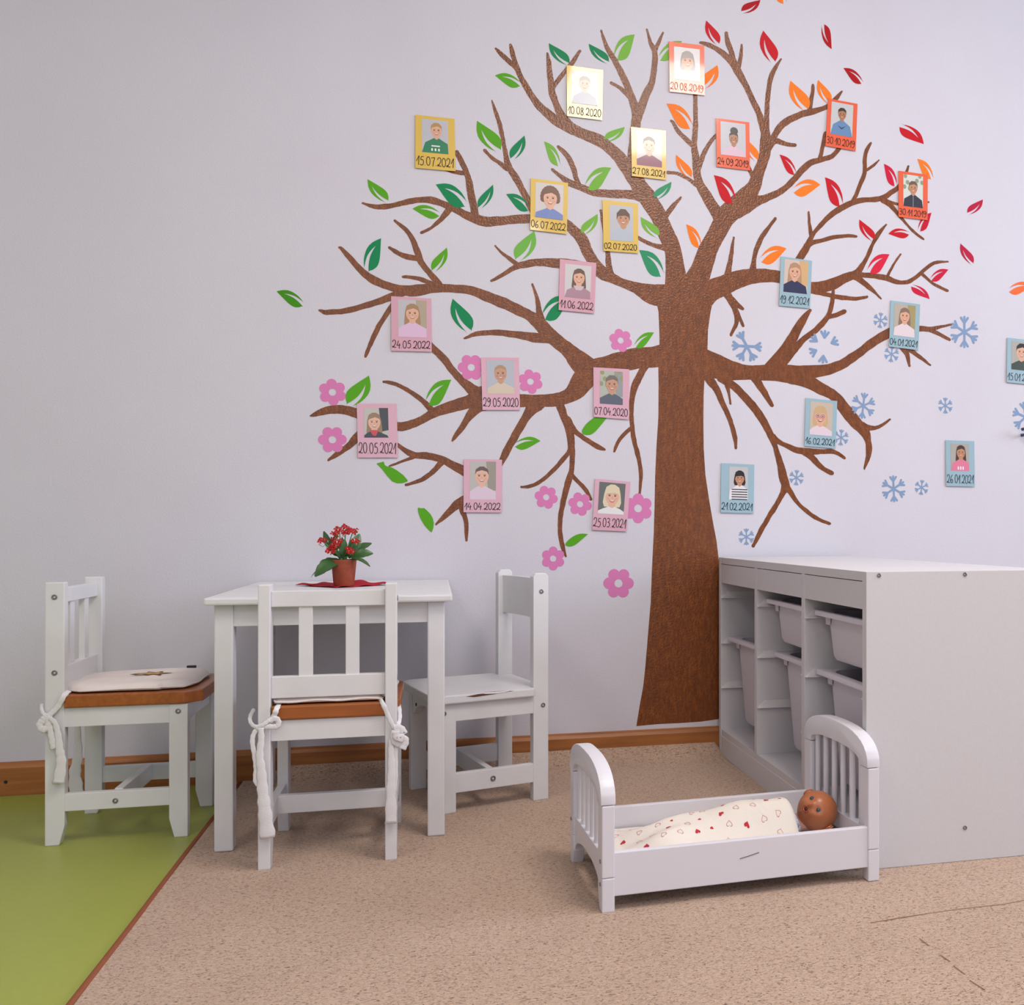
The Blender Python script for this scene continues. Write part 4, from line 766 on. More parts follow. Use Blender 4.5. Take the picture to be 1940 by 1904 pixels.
def smooth_path(P, n=6):
    out = []; Q = [P[0]]+P+[P[-1]]
    for i in range(1, len(Q)-2):
        a, b, c, d = Q[i-1], Q[i], Q[i+1], Q[i+2]
        for j in range(n):
            t = j/n; out.append(.5*((2*b)+(c-a)*t+(2*a-5*b+4*c-d)*t*t+(3*b-a-3*c+d)*t**3))
    out.append(P[-1]); return out
def at_y(u, v, Y):
    d = ray(u, v); t = Y/d.y; return Vector((d.x*t, Y, HC+d.z*t))
def tie(parent, loc, rz, z, parts, name='tie'):
    """parts: (world points, width)"""
    M = (Matrix.Translation((loc[0], loc[1], z)) @ Matrix.Rotation(rz, 4, 'Z')).inverted()
    m = MB()
    for pts, w, up in parts:
        ribbon(m, [M @ Vector(p) for p in pts], w, up=(M.to_3x3() @ Vector(up)))
    m.build(name, M_tie, parent, smooth=True)
Yb = CC[1]-.133; f = lambda u, v, dy=0: at_y(u, v, Yb-.006-dy)
g = lambda L, dy=0: [f(a, b, dy) for a, b in L]
UP = (0, 1, 0)
tie(cc, CC, 0, .306, [
    ([at_y(530, 1331, Yb+.03), f(524, 1343), f(519, 1357), f(511, 1366)], .004, UP),
    (g([(511,1366),(522,1361),(528,1368),(524,1376),(510,1377),(496,1376),(485,1379)], .003), .004, UP),
    ([f(511, 1364, .004), f(500, 1372, .005), f(490, 1377, .004), f(480, 1375), at_y(474, 1366, Yb+.01), at_y(475, 1355, Yb+.025), at_y(482, 1343, Yb+.04)], .003, UP),
    (g([(490,1378),(481,1390),(478,1405),(482,1430),(485,1455),(484,1478),(490,1488),(499,1500)], .002), .0035, UP),
    (g([(494,1379),(495,1400),(492,1430),(495,1460),(498,1500),(502,1540),(507,1588)], .004), (.004, .0115), UP)])
tie(cc, CC, 0, .306, [
    ([at_y(716, 1323, Yb+.03), f(724, 1331), f(734, 1353), f(744, 1374), f(750, 1382)], .0035, UP),
    ([f(750, 1382, .003), at_y(757, 1365, Yb+.01), at_y(757, 1345, Yb+.03), at_y(753, 1326, Yb+.05)], .003, UP),
    (g([(746,1380),(757,1379),(765,1388),(757,1384),(747,1390),(748,1404),(757,1409),(765,1399),(768,1406),(762,1419)], .006), .0055, UP),
    (g([(750,1386),(752,1398),(760,1396),(756,1404)], .010), .0055, UP),
    (g([(748,1386),(742,1395),(741,1420),(742,1460),(741,1500),(741,1560)], .004), (.0028, .0095), UP),
    (g([(752,1400),(750,1430),(750,1470),(747,1510),(746,1530)], .003), .003, UP)])
Yn = LC[1]-.1255; f2 = lambda u, v, dy=0: at_y(u, v, Yn-.006-dy); g2 = lambda L, dy=0: [f2(a, b, dy) for a, b in L]
tie(cl, LC, -PI/2, .306+FLOOR, [
    ([at_y(130, 1309, Yn+.012), f2(121, 1318), f2(110, 1338), f2(97, 1352), f2(90, 1357)], .0045, UP),
    ([f2(90, 1357), f2(82, 1352), at_y(79, 1343, Yn+.004), at_y(80, 1333, Yn+.01)], .003, UP),
    (g2([(88,1356),(82,1364),(75,1373),(80,1382),(90,1378),(92,1366),(88,1358)], .004), .0055, UP),
    (g2([(92,1364),(96,1385),(101,1405),(106,1417)], .004), (.004, .009), UP),
    (g2([(94,1360),(104,1370),(110,1392),(113,1420),(116,1445),(111,1484)], .006), (.0035, .0095), UP),
    (g2([(98,1362),(106,1382),(110,1410),(112,1440),(105,1486)], .003), (.003, .005), UP)])
Yf = LC[1]+.10
tie(cl, LC, -PI/2, .306+FLOOR, [([at_y(u, v, Yf) for u, v in ((147,1320),(148,1350),(147,1390),(148,1430),(142,1465),(145,1502))], (.003, .0125), UP)])
# small dark tag at the far edge of the left cushion
m = MB(); p = at_y(363, 1263, LC[1]+.105); m.box(-.010, .010, -.003, .003, -.003, .003, .0012)
o = m.build('cushion_tag', mat('navy_tag', '#16182c', .5), cl)
o.matrix_parent_inverse = Matrix(); o.location = (Matrix.Translation((LC[0], LC[1], .306+FLOOR)) @ Matrix.Rotation(-PI/2, 4, 'Z')).inverted() @ p; o.rotation_euler = (0, 0, PI/2)

# ------------------------------------------------------------------ all white chair at the right of the table
def white_chair():
    # local frame: sitter faces +y
    W, D = .262, .262; h = W/2; pw, pd = .022, .038; y0, y1 = -D/2, D/2; top = .536
    t = thing('panel_chair', 'all white chair with one broad back board, right of the table', 'chair', (.1005, 2.385, 0), PI/2+math.radians(16.2))
    for sx in (-1, 1):
        a, b = sorted((sx*h, sx*(h-pw)))
        m = MB(); m.prism([(y0, 0), (y0+pd, 0), (y0+pd, top-.008), (y0+pd-.006, top), (y0+.006, top), (y0, top-.008)], 0, a, b, .002); m.build('back_post', M_white, t)
        m = MB(); m.prism([(y1-pd, 0), (y1, 0), (y1, .248), (y1-pd, .248)], 0, a, b, .002); m.build('leg', M_white, t)
        c, d = sorted((sx*(h-.001), sx*(h-.017)))
        m = MB(); m.box(c, d, y0+pd-.001, y1-pd+.001, .206, .248, .0015); m.build('seat_rail', M_white, t)
        m = MB(); m.box(c, d, y0+pd-.001, y1-pd+.001, .044, .088, .0015); m.build('side_stretcher', M_white, t)
        bolt(t, sx*h, y0+.018, .493, 'x' if sx > 0 else '-x'); bolt(t, sx*h, y0+.014, .224, 'x' if sx > 0 else '-x')
        bolt(t, sx*h, y1-.010, .226, 'x' if sx > 0 else '-x'); bolt(t, sx*(h-.001), .006, .066, 'x' if sx > 0 else '-x', .0065, 'dowel_hole')
    hi = h-pw
    # curved back board
    m = MB(); pts = []; n = 10
    for i in range(n+1): x = -hi+2*hi*i/n; pts.append((x, y0+.026-.012*(1-(x/hi)**2)))
    for i in range(n, -1, -1): x = -hi+2*hi*i/n; pts.append((x, y0+.012-.012*(1-(x/hi)**2)))
    m.prism(pts, 2, .426, .522, .0012); m.build('back_board', M_white, t)
    m = MB(); m.box(-hi, hi, y0+.008, y0+.024, .206, .248, .0015); m.build('seat_rail', M_white, t)
    # front rail with an arched lower edge
    pts = [(-hi, .248), (-hi, .188)]+[(-hi+.012+(2*hi-.024)*i/12, .188+.034*math.sin(PI*i/12)**.6) for i in range(13)]+[(hi, .188), (hi, .248)]
    m = MB(); m.prism(pts, 1, y1-.020, y1-.004, .0012); m.build('seat_rail', M_white, t)
    for (x, z) in ((-.055, .236), (.075, .215)): bolt_hole(t, x, y1-.003, z)
    m = MB(); m.box(-h+.016, h-.016, -.002, .014, .046, .086, .0015); m.build('cross_stretcher', M_white, t)
    pts = [(-hi+.001, y0+.004), (hi-.001, y0+.004), (hi-.001, y0+pd), (h+.010, y0+pd), (h+.010, y1-.004), (h-.012, y1+.020), (-h+.012, y1+.020), (-h-.010, y1-.004), (-h-.010, y0+pd), (-hi+.001, y0+pd)]
    m = MB(); m.prism(pts, 2, .248, .267, .003); seat = m.build('seat', M_white, t)
    # worn patch of bare wood on the seat's near edge
    xe = -(h+.0103); m = MB()
    m.add([(xe, y0+.09, .2655), (xe, y0+.13, .262), (xe, y0+.185, .2590), (xe, y0+.205, .2618), (xe, y0+.18, .2648), (xe+.0045, y0+.16, .2674), (xe+.003, y0+.12, .2674)], [[0, 1, 2, 3, 4, 5, 6]])
    m.build('bare_wood', mat('bare_wood', '#5f3c2c', .8), seat)
def bolt_hole(t, x, y, z):
    m = MB(); m.lathe([(0, .0006), (.004, .0006), (.004, -.002)], (x, y, z), 12, M=Matrix.Rotation(-PI/2, 3, 'X')); m.build('dowel_hole', M_hole, t)
white_chair()

# ------------------------------------------------------------------ toy shelf with bins
SX0, SX1, SY0, SY1, SH = .788, 1.194, 1.674, 2.643, .560
def shelf():
    t = thing('toy_shelf', 'white toy shelf with three bays of bins, end on to the wall', 'shelf', ((SX0+SX1)/2, (SY0+SY1)/2, 0))
    ox, oy = (SX0+SX1)/2, (SY0+SY1)/2; T = .018; B = .0008
    def bx(name, x0, x1, y0, y1, z0, z1, mt=M_lam, bev=B, parent=t):
        m = MB(); m.box(x0-ox, x1-ox, y0-oy, y1-oy, z0, z1, bev); return m.build(name, mt, parent)
    sp = bx('side_panel', SX0, SX1, SY0, SY0+T, 0, SH)
    bx('side_panel', SX0, SX1, SY1-T, SY1, 0, SH)
    bx('top_panel', SX0+.0005, SX1, SY0+T, SY1-T, SH-T, SH)
    bx('bottom_shelf', SX0+.002, SX1, SY0+T, SY1-T, .055, .073)
    bx('plinth', SX0+.001, SX0+.017, SY0+T, SY1-T, 0, .0555)
    bx('back_panel', SX1-.008, SX1-.002, SY0+T, SY1-T, .073, SH-T)
    L = SY1-SY0; ys = [SY0+T, SY0+L/3, SY0+2*L/3, SY1-T]
    for y in ys[1:3]: bx('partition', SX0+.0005, SX1-.008, y-T/2, y+T/2, .073, SH-T)
    bays = [(ys[0], ys[1]-T/2), (ys[1]+T/2, ys[2]-T/2), (ys[2]+T/2, ys[3])]
    for a, b in bays: bx('fascia', SX0+.001, SX0+.016, a+.0012, b-.0012, .488, SH-T-.0015)
    M_run = mat('clear_runner', '#e0dcdd', .22, .6)
    for a, b in bays:
        for z in (.445, .316, .190):
            for (y, s) in ((b, -1), (a, 1)):
                m = MB()
                prof = [(SX0+.002-ox, z), (SX1-.012-ox, z), (SX1-.012-ox, z+.018), (SX0+.022-ox, z+.018)]
                p0, p1 = sorted((y-oy, y+s*.0025-oy)); m.prism(prof, 1, p0, p1, 0)
                p0, p1 = sorted((y-oy, y+s*.010-oy)); m.prism([(SX0+.002-ox, z), (SX1-.012-ox, z), (SX1-.012-ox, z+.002), (SX0+.0045-ox, z+.002)], 1, p0, p1, 0)
                m.build('runner', M_run, t)
    for (u, v) in ((1665, 1090), (1828, 1088), (1828, 1568)):
        p = at_y(u, v, SY0); bolt(t, p.x-ox, SY0-oy, p.z, '-y', .0042, 'screw')
    p = at_y(1826, 1384, SY0)
    return bays
BAYS = shelf()
M_bin = mat('white_bin_plastic', '#d2ccd4', .45, .4)
def storage_bin(bay, z, h, setback, label, rot=0.0, dark=False):
    a, b = BAYS[bay]; w = (b-a)-.012; d = .35; cx, cy = SX0+setback+d/2, (a+b)/2
    t = thing('storage_bin', label, 'storage bin', (cx, cy, z-h), rot, 'white storage bins in the toy shelf')
    def loop(hx, hy, r, z, n=6):
        out = []
        for sx, sy, a0 in ((1, 1, 0), (-1, 1, PI/2), (-1, -1, PI), (1, -1, 3*PI/2)):
            for i in range(n+1):
                q = a0+i*PI/2/n; out.append((sx*(hx-r)+r*math.cos(q), sy*(hy-r)+r*math.sin(q), z))
        return out
    hx, hy = d/2, w/2
    tb = .006+.007*(h > .15)
    def skin(loops, name, mt, par, cap0=False, cap1=False):
        m = MB(); n = len(loops[0]); vs = [p for l in loops for p in l]; fs = []
        for i in range(len(loops)-1):
            for k in range(n): fs.append([i*n+k, i*n+(k+1) % n, (i+1)*n+(k+1) % n, (i+1)*n+k])
        if cap0: fs.append(list(range(n))[::-1])
        if cap1: fs.append([(len(loops)-1)*n+k for k in range(n)])
        m.add(vs, fs); return smooth_by_angle(m.build(name, mt, par), 50)
    bi = .021     # body inset under the rim
    body = [loop(hx-bi-tb-.006, hy-bi-tb-.006, .022, 0), loop(hx-bi-tb, hy-bi-tb, .03, .010), loop(hx-bi, hy-bi, .03, h-.030), loop(hx-bi+.001, hy-bi+.001, .03, h-.010), loop(hx-bi-.004, hy-bi-.004, .03, h-.010), loop(hx-bi-.005, hy-bi-.005, .028, h-.03), loop(hx-bi-tb-.004, hy-bi-tb-.004, .03, .013)]
    skin(body, 'body', M_bin, t, True, True)
    rim = [loop(hx, hy, .012, h-.011), loop(hx, hy, .012, h-.002), loop(hx-.002, hy-.002, .011, h), loop(hx-bi-.002, hy-bi-.002, .045, h-.002), loop(hx-bi-.004, hy-bi-.004, .045, h-.014), loop(hx-bi+.003, hy-bi+.003, .03, h-.013), loop(hx-.003, hy-.003, .011, h-.009), loop(hx, hy, .012, h-.011)]
    skin(rim, 'rim', M_bin, t)
    for sy in (-1, 1):
        m = MB(); m.prism([(-hx+bi-.002, h-.013), (-hx+.016, h-.013), (-hx+bi-.004, h-.030)], 1, sy*(hy-bi-.022)-.012, sy*(hy-bi-.022)+.012, .001); m.build('grip', M_bin, t)
    return t
storage_bin(2, .337, .235, .020, 'deep white bin in the far shelf bay next to the wall', .035)
storage_bin(1, .466, .105, .018, 'shallow white bin at the top of the middle shelf bay', -.03)
storage_bin(1, .332, .235, .042, 'deep white bin low in the middle shelf bay')
storage_bin(0, .464, .105, .018, 'shallow white bin at the top of the near shelf bay')
storage_bin(0, .335, .235, .023, 'deep white bin in the near shelf bay behind the doll bed')
def inner_sheet(bay, z, setback, col, label):  # dark-coloured sheets stand in for the shade inside the bins
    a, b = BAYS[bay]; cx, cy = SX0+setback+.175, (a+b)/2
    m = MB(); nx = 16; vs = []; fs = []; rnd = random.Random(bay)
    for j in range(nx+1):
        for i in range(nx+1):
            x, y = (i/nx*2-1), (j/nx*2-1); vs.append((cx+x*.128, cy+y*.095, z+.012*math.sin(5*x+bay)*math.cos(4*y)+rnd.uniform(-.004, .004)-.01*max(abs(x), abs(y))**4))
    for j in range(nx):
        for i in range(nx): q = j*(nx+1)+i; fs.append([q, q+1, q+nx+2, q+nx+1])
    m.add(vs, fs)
    tag(m.build('bin_sheet', mat('bin_sheet_tone_'+col.strip('#'), col, .9), loc=(cx, cy, z), smooth=True), label, 'cloth')
inner_sheet(0, .316, .023, '#2a2c2e', 'dark grey sheet standing for the shaded inside of the near bin')
inner_sheet(1, .310, .042, '#3a3338', 'dark brownish sheet standing for the shaded inside of the middle bin')
inner_sheet(2, .318, .020, '#8fa0b4', 'pale blue grey sheet inside the deep bin of the far bay')
# ------------------------------------------------------------------ doll bed
BC = (.5213, 1.7408); BR = math.atan2(.029, .516); BLn, BW = .517, .275
def doll_bed():
    t = thing('doll_bed', 'small white wooden doll bed with arched slatted ends on the carpet', 'doll bed', (*BC, 0), BR)
    h = BW/2; L = BLn/2; pt = .022; pw = .032
    def board(x0, x1, zp, za, tag_):
        """end board: posts to zp, arch to za"""
        b = thing_part = None
        root = MB()
        for sy in (-1, 1):
            a, c = sorted((sy*h, sy*(h-pw)))
            # foot flares inwards
            inner = c if sy < 0 else a; outer = a if sy < 0 else c; k = -sy
            m = MB()
            m.prism([(outer, 0), (inner-k*.012, 0), (inner, .028), (inner, .057), (outer, .057)], 0, x0, x1, .002); m.build('foot', M_white2, t)
            m = MB(); m.box(x0, x1, min(a, c), max(a, c), .0575, zp, .002); m.build('post', M_white2, t)
        # arched head rail, same thickness
        out = []; inn = []; n = 18
        for i in range(n+1):
            q = PI*i/n; c_, s_ = math.cos(q), math.sin(q)
            ex = 2.6
            out.append((h*math.copysign(abs(c_)**(2/ex), c_), zp+.0008+(za-zp)*abs(s_)**(2/ex)))
            inn.append(((h-pw)*math.copysign(abs(c_)**(2/ex), c_), zp+.0008+(za-zp-.040)*abs(s_)**(2/ex)))
        m = MB(); m.prism(out+inn[::-1], 0, x0-.002, x1+.002, .003); smooth_by_angle(m.build('arch_rail', M_white2, t), 35)
        # lower rail with arched cut-out
        pts = [(-h+pw-.001, .092), (-h+pw-.001, .028)]+[((-h+pw)*math.cos(PI*i/14), .028+.032*math.sin(PI*i/14)) for i in range(1, 14)]+[(h-pw+.001, .028), (h-pw+.001, .092)]
        m = MB(); m.prism(pts, 0, x0+.003, x1-.003, .001); m.build('bottom_rail', M_white2, t)
        for i in range(6):
            y = -.0925+i*.037; z1 = zp+(za-zp-.036)*max(0, 1-(abs(y)/(h-pw+.001))**2.6)**(1/2.6)
            m = MB(); xm = (x0+x1)/2; m.tube([(xm, y, .088), (xm, y, z1)], .0062, 12); smooth_by_angle(m.build('spindle', M_white2, t), 40)
    board(-L, -L+pt, .178, .243, 'foot')
    board(L-pt, L, .205, .268, 'head')
    for sy in (-1, 1):
        a, c = sorted((sy*(h-.003), sy*(h-.015)))
        m = MB(); m.box(-L+pt-.001, L-pt+.001, a, c, .025, .0985, .0018); r = m.build('side_rail', M_white2, t)
        if sy < 0:
            m = MB(); m.tube([(-.012, -h+.0028, .066), (.004, -h+.0028, .069), (.024, -h+.0028, .0735)], .0007, 5); m.build('scratch', mat('dark_scratch', '#5f5560', .8), r)
    m = MB(); m.box(-L+pt, L-pt, -h+.015, h-.015, .028, .035, 0); m.build('base_board', M_white2, t)
    for (y, z) in ((-h+.012, .045), (-h+.012, .083), (h-.012, .083)):
        bolt(t, -L, y, z, '-x', .0035, 'bolt')
    return t
doll_bed()
MBED = Matrix.Translation((*BC, 0)) @ Matrix.Rotation(BR, 4, 'Z')
# mattress
m = MB(); m.box(-.233, .233, -.119, .119, .0352, .050, .006)
o = m.build('doll_mattress', mat('mattress_cotton', '#d8d0d0', .9, .2, bump=(300, .2))); o.matrix_world = MBED
tag(o, 'thin white mattress inside the doll bed under the blanket', 'mattress')
# doll
def doll():
    t = thing('baby_doll', 'bald brown-skinned baby doll lying in the doll bed, eyes open', 'doll', (*BC, .05), BR)
    Mi = (Matrix.Translation((BC[0], BC[1], .05)) @ Matrix.Rotation(BR, 4, 'Z')).inverted()
    hc = Mi @ Vector((.7195, 1.752, .0925))
    rt = Vector((CT, -ST, 0)); tw = -Vector((ST, CT, 0)); up = Vector((0, 0, 1))
    W = lambda a, b, c: (Mi.to_3x3() @ (rt*a+up*b+tw*c))
    Fv = W(-.262, .574, .776).normalized()                 # face direction
    U = W(.889, .463, -.042); U = (U-Fv*U.dot(Fv)).normalized()   # crown
    R = U.cross(Fv).normalized()                        # doll's left/right
    M = Matrix((R, U, Fv)).transposed()                 # local (right, up, front) -> thing
    skin = mat('doll_vinyl', '#b06a43', .36, .5, vary=(60, '#a8633d', .6))
    def fn(d, p):
        x, y, z = d                                        # unit: right, crown, front
        q = Vector((x*.0385, y*.041, z*.0405))
        if y > 0: q.z *= 1+.03*y
        # jaw narrower, cheeks full
        if y < 0: q.x *= 1-.16*y*y; q.y *= .93
        b = lambda cx, cy, s: math.exp(-((x-cx)**2+(y-cy)**2)/s) if z > 0 else 0
        q += Vector((0, 0, 1))*(.0085*b(0, -.13, .012)+.0034*b(-.40, -.32, .05)+.0034*b(.40, -.32, .05)-.0036*b(-.34, .06, .02)-.0036*b(.34, .06, .02)
             +.0030*b(0, -.40, .022)-.0065*b(0, -.42, .007)+.0028*b(0, -.66, .02)+.0012*b(0, .4, .12))
        return q
    m = MB(); m.ball(hc, 1, 64, M=M, fn=fn)
    head = m.build('head', skin, t, smooth=True)
    def at(x, y, lift=0):
        z = math.sqrt(max(0, 1-x*x-y*y)); p = fn(Vector((x, y, z)), None); return hc+M @ (p+Vector((0, 0, lift)))
    me = mat('doll_eye_white', '#b9aca4', .12, .6, coat=1); mi_ = mat('doll_iris', '#26384a', .1, .6, coat=1); mb = mat('doll_pupil', '#050506', .1, .6, coat=1)
    for sx in (-1, 1):
        m = MB(); c = at(sx*.34, .07, -.0005)
        m.ball(c, (.0056, .0046, .0034), 18, M=M)
        e = m.build('eye', me, head, smooth=True)
        m = MB(); m.ball(c+M @ Vector((0, .0002, .0012)), (.0046, .0044, .0031), 16, M=M); m.build('iris', mi_, e, smooth=True)
        m = MB(); m.ball(c+M @ Vector((0, .0002, .0026)), (.0026, .0026, .0022), 12, M=M); m.build('pupil', mb, e, smooth=True)
        # ear
        ec = hc+M @ Vector((sx*.0380, .004, .000)); m = MB()
        Er = M @ Matrix.Rotation(sx*.5, 3, 'Y')
        m.ball(ec, (.0040, .0098, .0070), 18, M=Er)
        m.tube([ec+Er @ Vector((sx*.003, .0094*math.sin(q), .0066*math.cos(q))) for q in [i*2*PI/16-PI*.8 for i in range(14)]], .0016, 8)
        m.build('ear', skin, head, smooth=True)
    # mouth and lips
    m = MB(); c = at(0, -.42, .0022); Ml = M @ Matrix.Rotation(.42, 3, 'X'); m.ball(c, (.0052, .0042, .0022), 20, M=Ml); m.build('mouth', mat('doll_mouth', '#4a1712', .4), head, smooth=True)
    m = MB(); m.tube([c+Ml @ Vector((.0062*math.cos(q), .0050*math.sin(q), .0010)) for q in [i*2*PI/18 for i in range(19)]], .0016, 8); m.build('lips', mat('doll_lips', '#98452f', .3), head, smooth=True)
    # body lies along the bed under the blanket
    nk = hc+M @ Vector((0, -.030, -.008)); m = MB()
    path = [nk, Vector((.145, nk.y*.6, .016)), Vector((.12, 0, .022)), Vector((.06, 0, .030)), Vector((.0, 0, .028)), Vector((-.04, 0, .024))]
    m.tube(smooth_path(path), [.020, .0205, .021, .017, .02, .022, .024, .027, .030, .031, .032, .032, .031, .031, .030, .030, .030, .030, .029, .028, .027, .026, .025, .024, .022, .02, .018, .015, .012, .008, .005][:len(smooth_path(path))], 18, flat=.8)
    for sy in (-1, 1):
        m.tube(smooth_path([Vector((-.02, sy*.018, .022)), Vector((-.08, sy*.03, .022)), Vector((-.13, sy*.034, .014))]), .013, 12)
        m.tube(smooth_path([Vector((.10, sy*.022, .024)), Vector((.06, sy*.05, .020)), Vector((.02, sy*.055, .016))]), .010, 12)
    m.build('body', mat('pink_romper', '#d9a9a0', .85, .2, bump=(300, .2)), t, smooth=True)
    m = MB(); ax = Vector((1, 0, .25)).normalized(); cc_ = Vector((.151, nk.y*.75, .024)); s1 = ax.cross(Vector((0, 0, 1))).normalized(); s2 = s1.cross(ax)
    m.tube([cc_+s1*.027*math.cos(q)+s2*.021*math.sin(q) for q in [i*2*PI/24 for i in range(25)]], .0045, 8)
    m.build('collar', mat('blue_checked_collar', '#7f9dc0', .8, .2, vary=(220, '#d8dde6', .2)), t, smooth=True)
doll()
# blanket
def blanket():
    nx, ny = 90, 56; x0, x1 = -.232, .139; hw = .116
    m = MB(); vs = []
    def hz(x, y):
        s = (x-x0)/(x1-x0)
        body = .050*max(0, min(1, (s-.12)/.42))**.8+.018*max(0, min(1, (s-.55)/.3))
        wd = .058+.010*s
        g_ = math.exp(-abs(y/wd)**2.6)
        legs = .010*math.exp(-((y-.03)/.022)**2)*max(0, 1-abs(s-.35)/.3)+.008*math.exp(-((y+.032)/.02)**2)*max(0, 1-abs(s-.3)/.3)
        z = .0585+body*g_+legs
        # loose folds
        z += .0060*math.sin(34*x+22*y)*(.45+.55*(1-s))*(1-.5*g_)+.0036*math.sin(70*y+18*x+1.3)*(1-g_*.4)+.0022*math.sin(55*x-31*y)
        z += .010*math.exp(-((s-.10)/.07)**2)*math.exp(-((y+.075)/.03)**2)+.008*math.exp(-((s-.07)/.06)**2)*math.exp(-((y-.07)/.035)**2)
        z -= .016*max(0, (s-.965)/.035)**2*g_
        return max(z, .0535)
    for j in range(ny+1):
        for i in range(nx+1):
            x = x0+(x1-x0)*i/nx; y = -hw+2*hw*j/ny
            xx = x+.004*math.sin(y*60)*(i in (0,))+(.006*math.cos(y*26)-.006)*(i/nx)**8
            vs.append((xx, y, hz(x, y)))
    fs = []
    for j in range(ny):
        for i in range(nx): q = j*(nx+1)+i; fs.append([q, q+1, q+nx+2, q+nx+1])
    n = len(vs); rim = [i for i in range(nx+1)]+[(j+1)*(nx+1)-1 for j in range(1, ny+1)]+[ny*(nx+1)+i for i in range(nx-1, -1, -1)]+[j*(nx+1) for j in range(ny-1, 0, -1)]
    m.add(vs+[(a, b, c-.0022) for a, b, c in vs], fs+[[n+k for k in f[::-1]] for f in fs]+[[rim[k], n+rim[k], n+rim[(k+1) % len(rim)], rim[(k+1) % len(rim)]] for k in range(len(rim))])
    # printed red hearts, some filled, some outlined
    rnd = random.Random(11); heart = []
    for i in range(20):
        q = i*2*PI/20; heart.append((16*math.sin(q)**3/17, (13*math.cos(q)-5*math.cos(2*q)-2*math.cos(3*q)-math.cos(4*q))/17))
    k = 0
    for r in range(8):
        for c_ in range(12):
            x = x0+.018+c_*.0315+(r % 2)*.018+rnd.uniform(-.006, .006); y = -hw+.016+r*.0285+rnd.uniform(-.005, .005)
            if x > x1-.012 or y > hw-.008: continue
            fill = (k % 3 == 0); a = rnd.uniform(-.7, .7)+PI; s = .0056 if fill else .0062; k += 1
            if k % 5 == 4: s *= .55; fill = True
            P = [(x+s*(p*math.cos(a)-q*math.sin(a)), y+s*(p*math.sin(a)+q*math.cos(a))) for p, q in heart]
            P2 = [(x+s*.80*(p*math.cos(a)-q*math.sin(a)), y+s*.80*(p*math.sin(a)+q*math.cos(a))) for p, q in heart]
            o3 = [(u, v, hz(u, v)+.0005) for u, v in P]; i3 = [(u, v, hz(u, v)+.0005) for u, v in P2]
            if fill: m.add(o3+[(x, y, hz(x, y)+.0006)], [[i, (i+1) % 20, 20] for i in range(20)], 1)
            else: m.add(o3+i3, [[i, (i+1) % 20, 20+(i+1) % 20, 20+i] for i in range(20)], 2)
    o = m.build('baby_blanket', [mat('cream_blanket', '#e3dbd2', .9, .2, bump=(420, .2)), mat('red_print', '#b82a35', .9), mat('outline_print', '#c07a7c', .9)], smooth=True)
    o.matrix_world = MBED
    tag(o, 'cream blanket printed with small red hearts covering the doll', 'blanket')
blanket()

# ------------------------------------------------------------------ napkin and potted plant
ZT = .505
def at_z(u, v, z):
    d = ray(u, v); t = (z-HC)/d.z; return Vector((d.x*t, d.y*t, z))
PC = Vector((-.208, 2.405, ZT+.002))
def napkin():
    m = MB(); n = 18; c = Vector((-.208, 2.44, ZT)); vs = []; fs = []
    ang = math.radians(41)
    for j in range(n+1):
        for i in range(n+1):
            a, b = i/n*2-1, j/n*2-1; x, y = a*.082, b*.082
            X, Y = x*math.cos(ang)-y*math.sin(ang), x*math.sin(ang)+y*math.cos(ang)
            r = math.hypot(X, Y+.035)
            z = .0012+(.0030+.0026*math.sin(9*a+2)*math.cos(6*b))*max(0, min(1, (r-.035)/.04))+ .008*max(0, (a+b)/2-.55)*1.3
            vs.append((c.x+X*.98, c.y+Y*.95, ZT+z))
    for j in range(n):
        for i in range(n): q = j*(n+1)+i; fs.append([q, q+1, q+n+2, q+n+1])
    k = len(vs); rim = [i for i in range(n+1)]+[(j+1)*(n+1)-1 for j in range(1, n+1)]+[n*(n+1)+i for i in range(n-1, -1, -1)]+[j*(n+1) for j in range(n-1, 0, -1)]
    m.add(vs+[(a, b, c_-.0009) for a, b, c_ in vs], fs+[[k+q for q in f_[::-1]] for f_ in fs]+[[rim[q], k+rim[q], k+rim[(q+1) % len(rim)], rim[(q+1) % len(rim)]] for q in range(len(rim))])
    tag(m.build('paper_napkin', mat('red_napkin', '#b01a2c', .8, .2, bump=(300, .2)), loc=c, smooth=True), 'red paper napkin lying on the white table under the plant pot', 'napkin')
napkin()
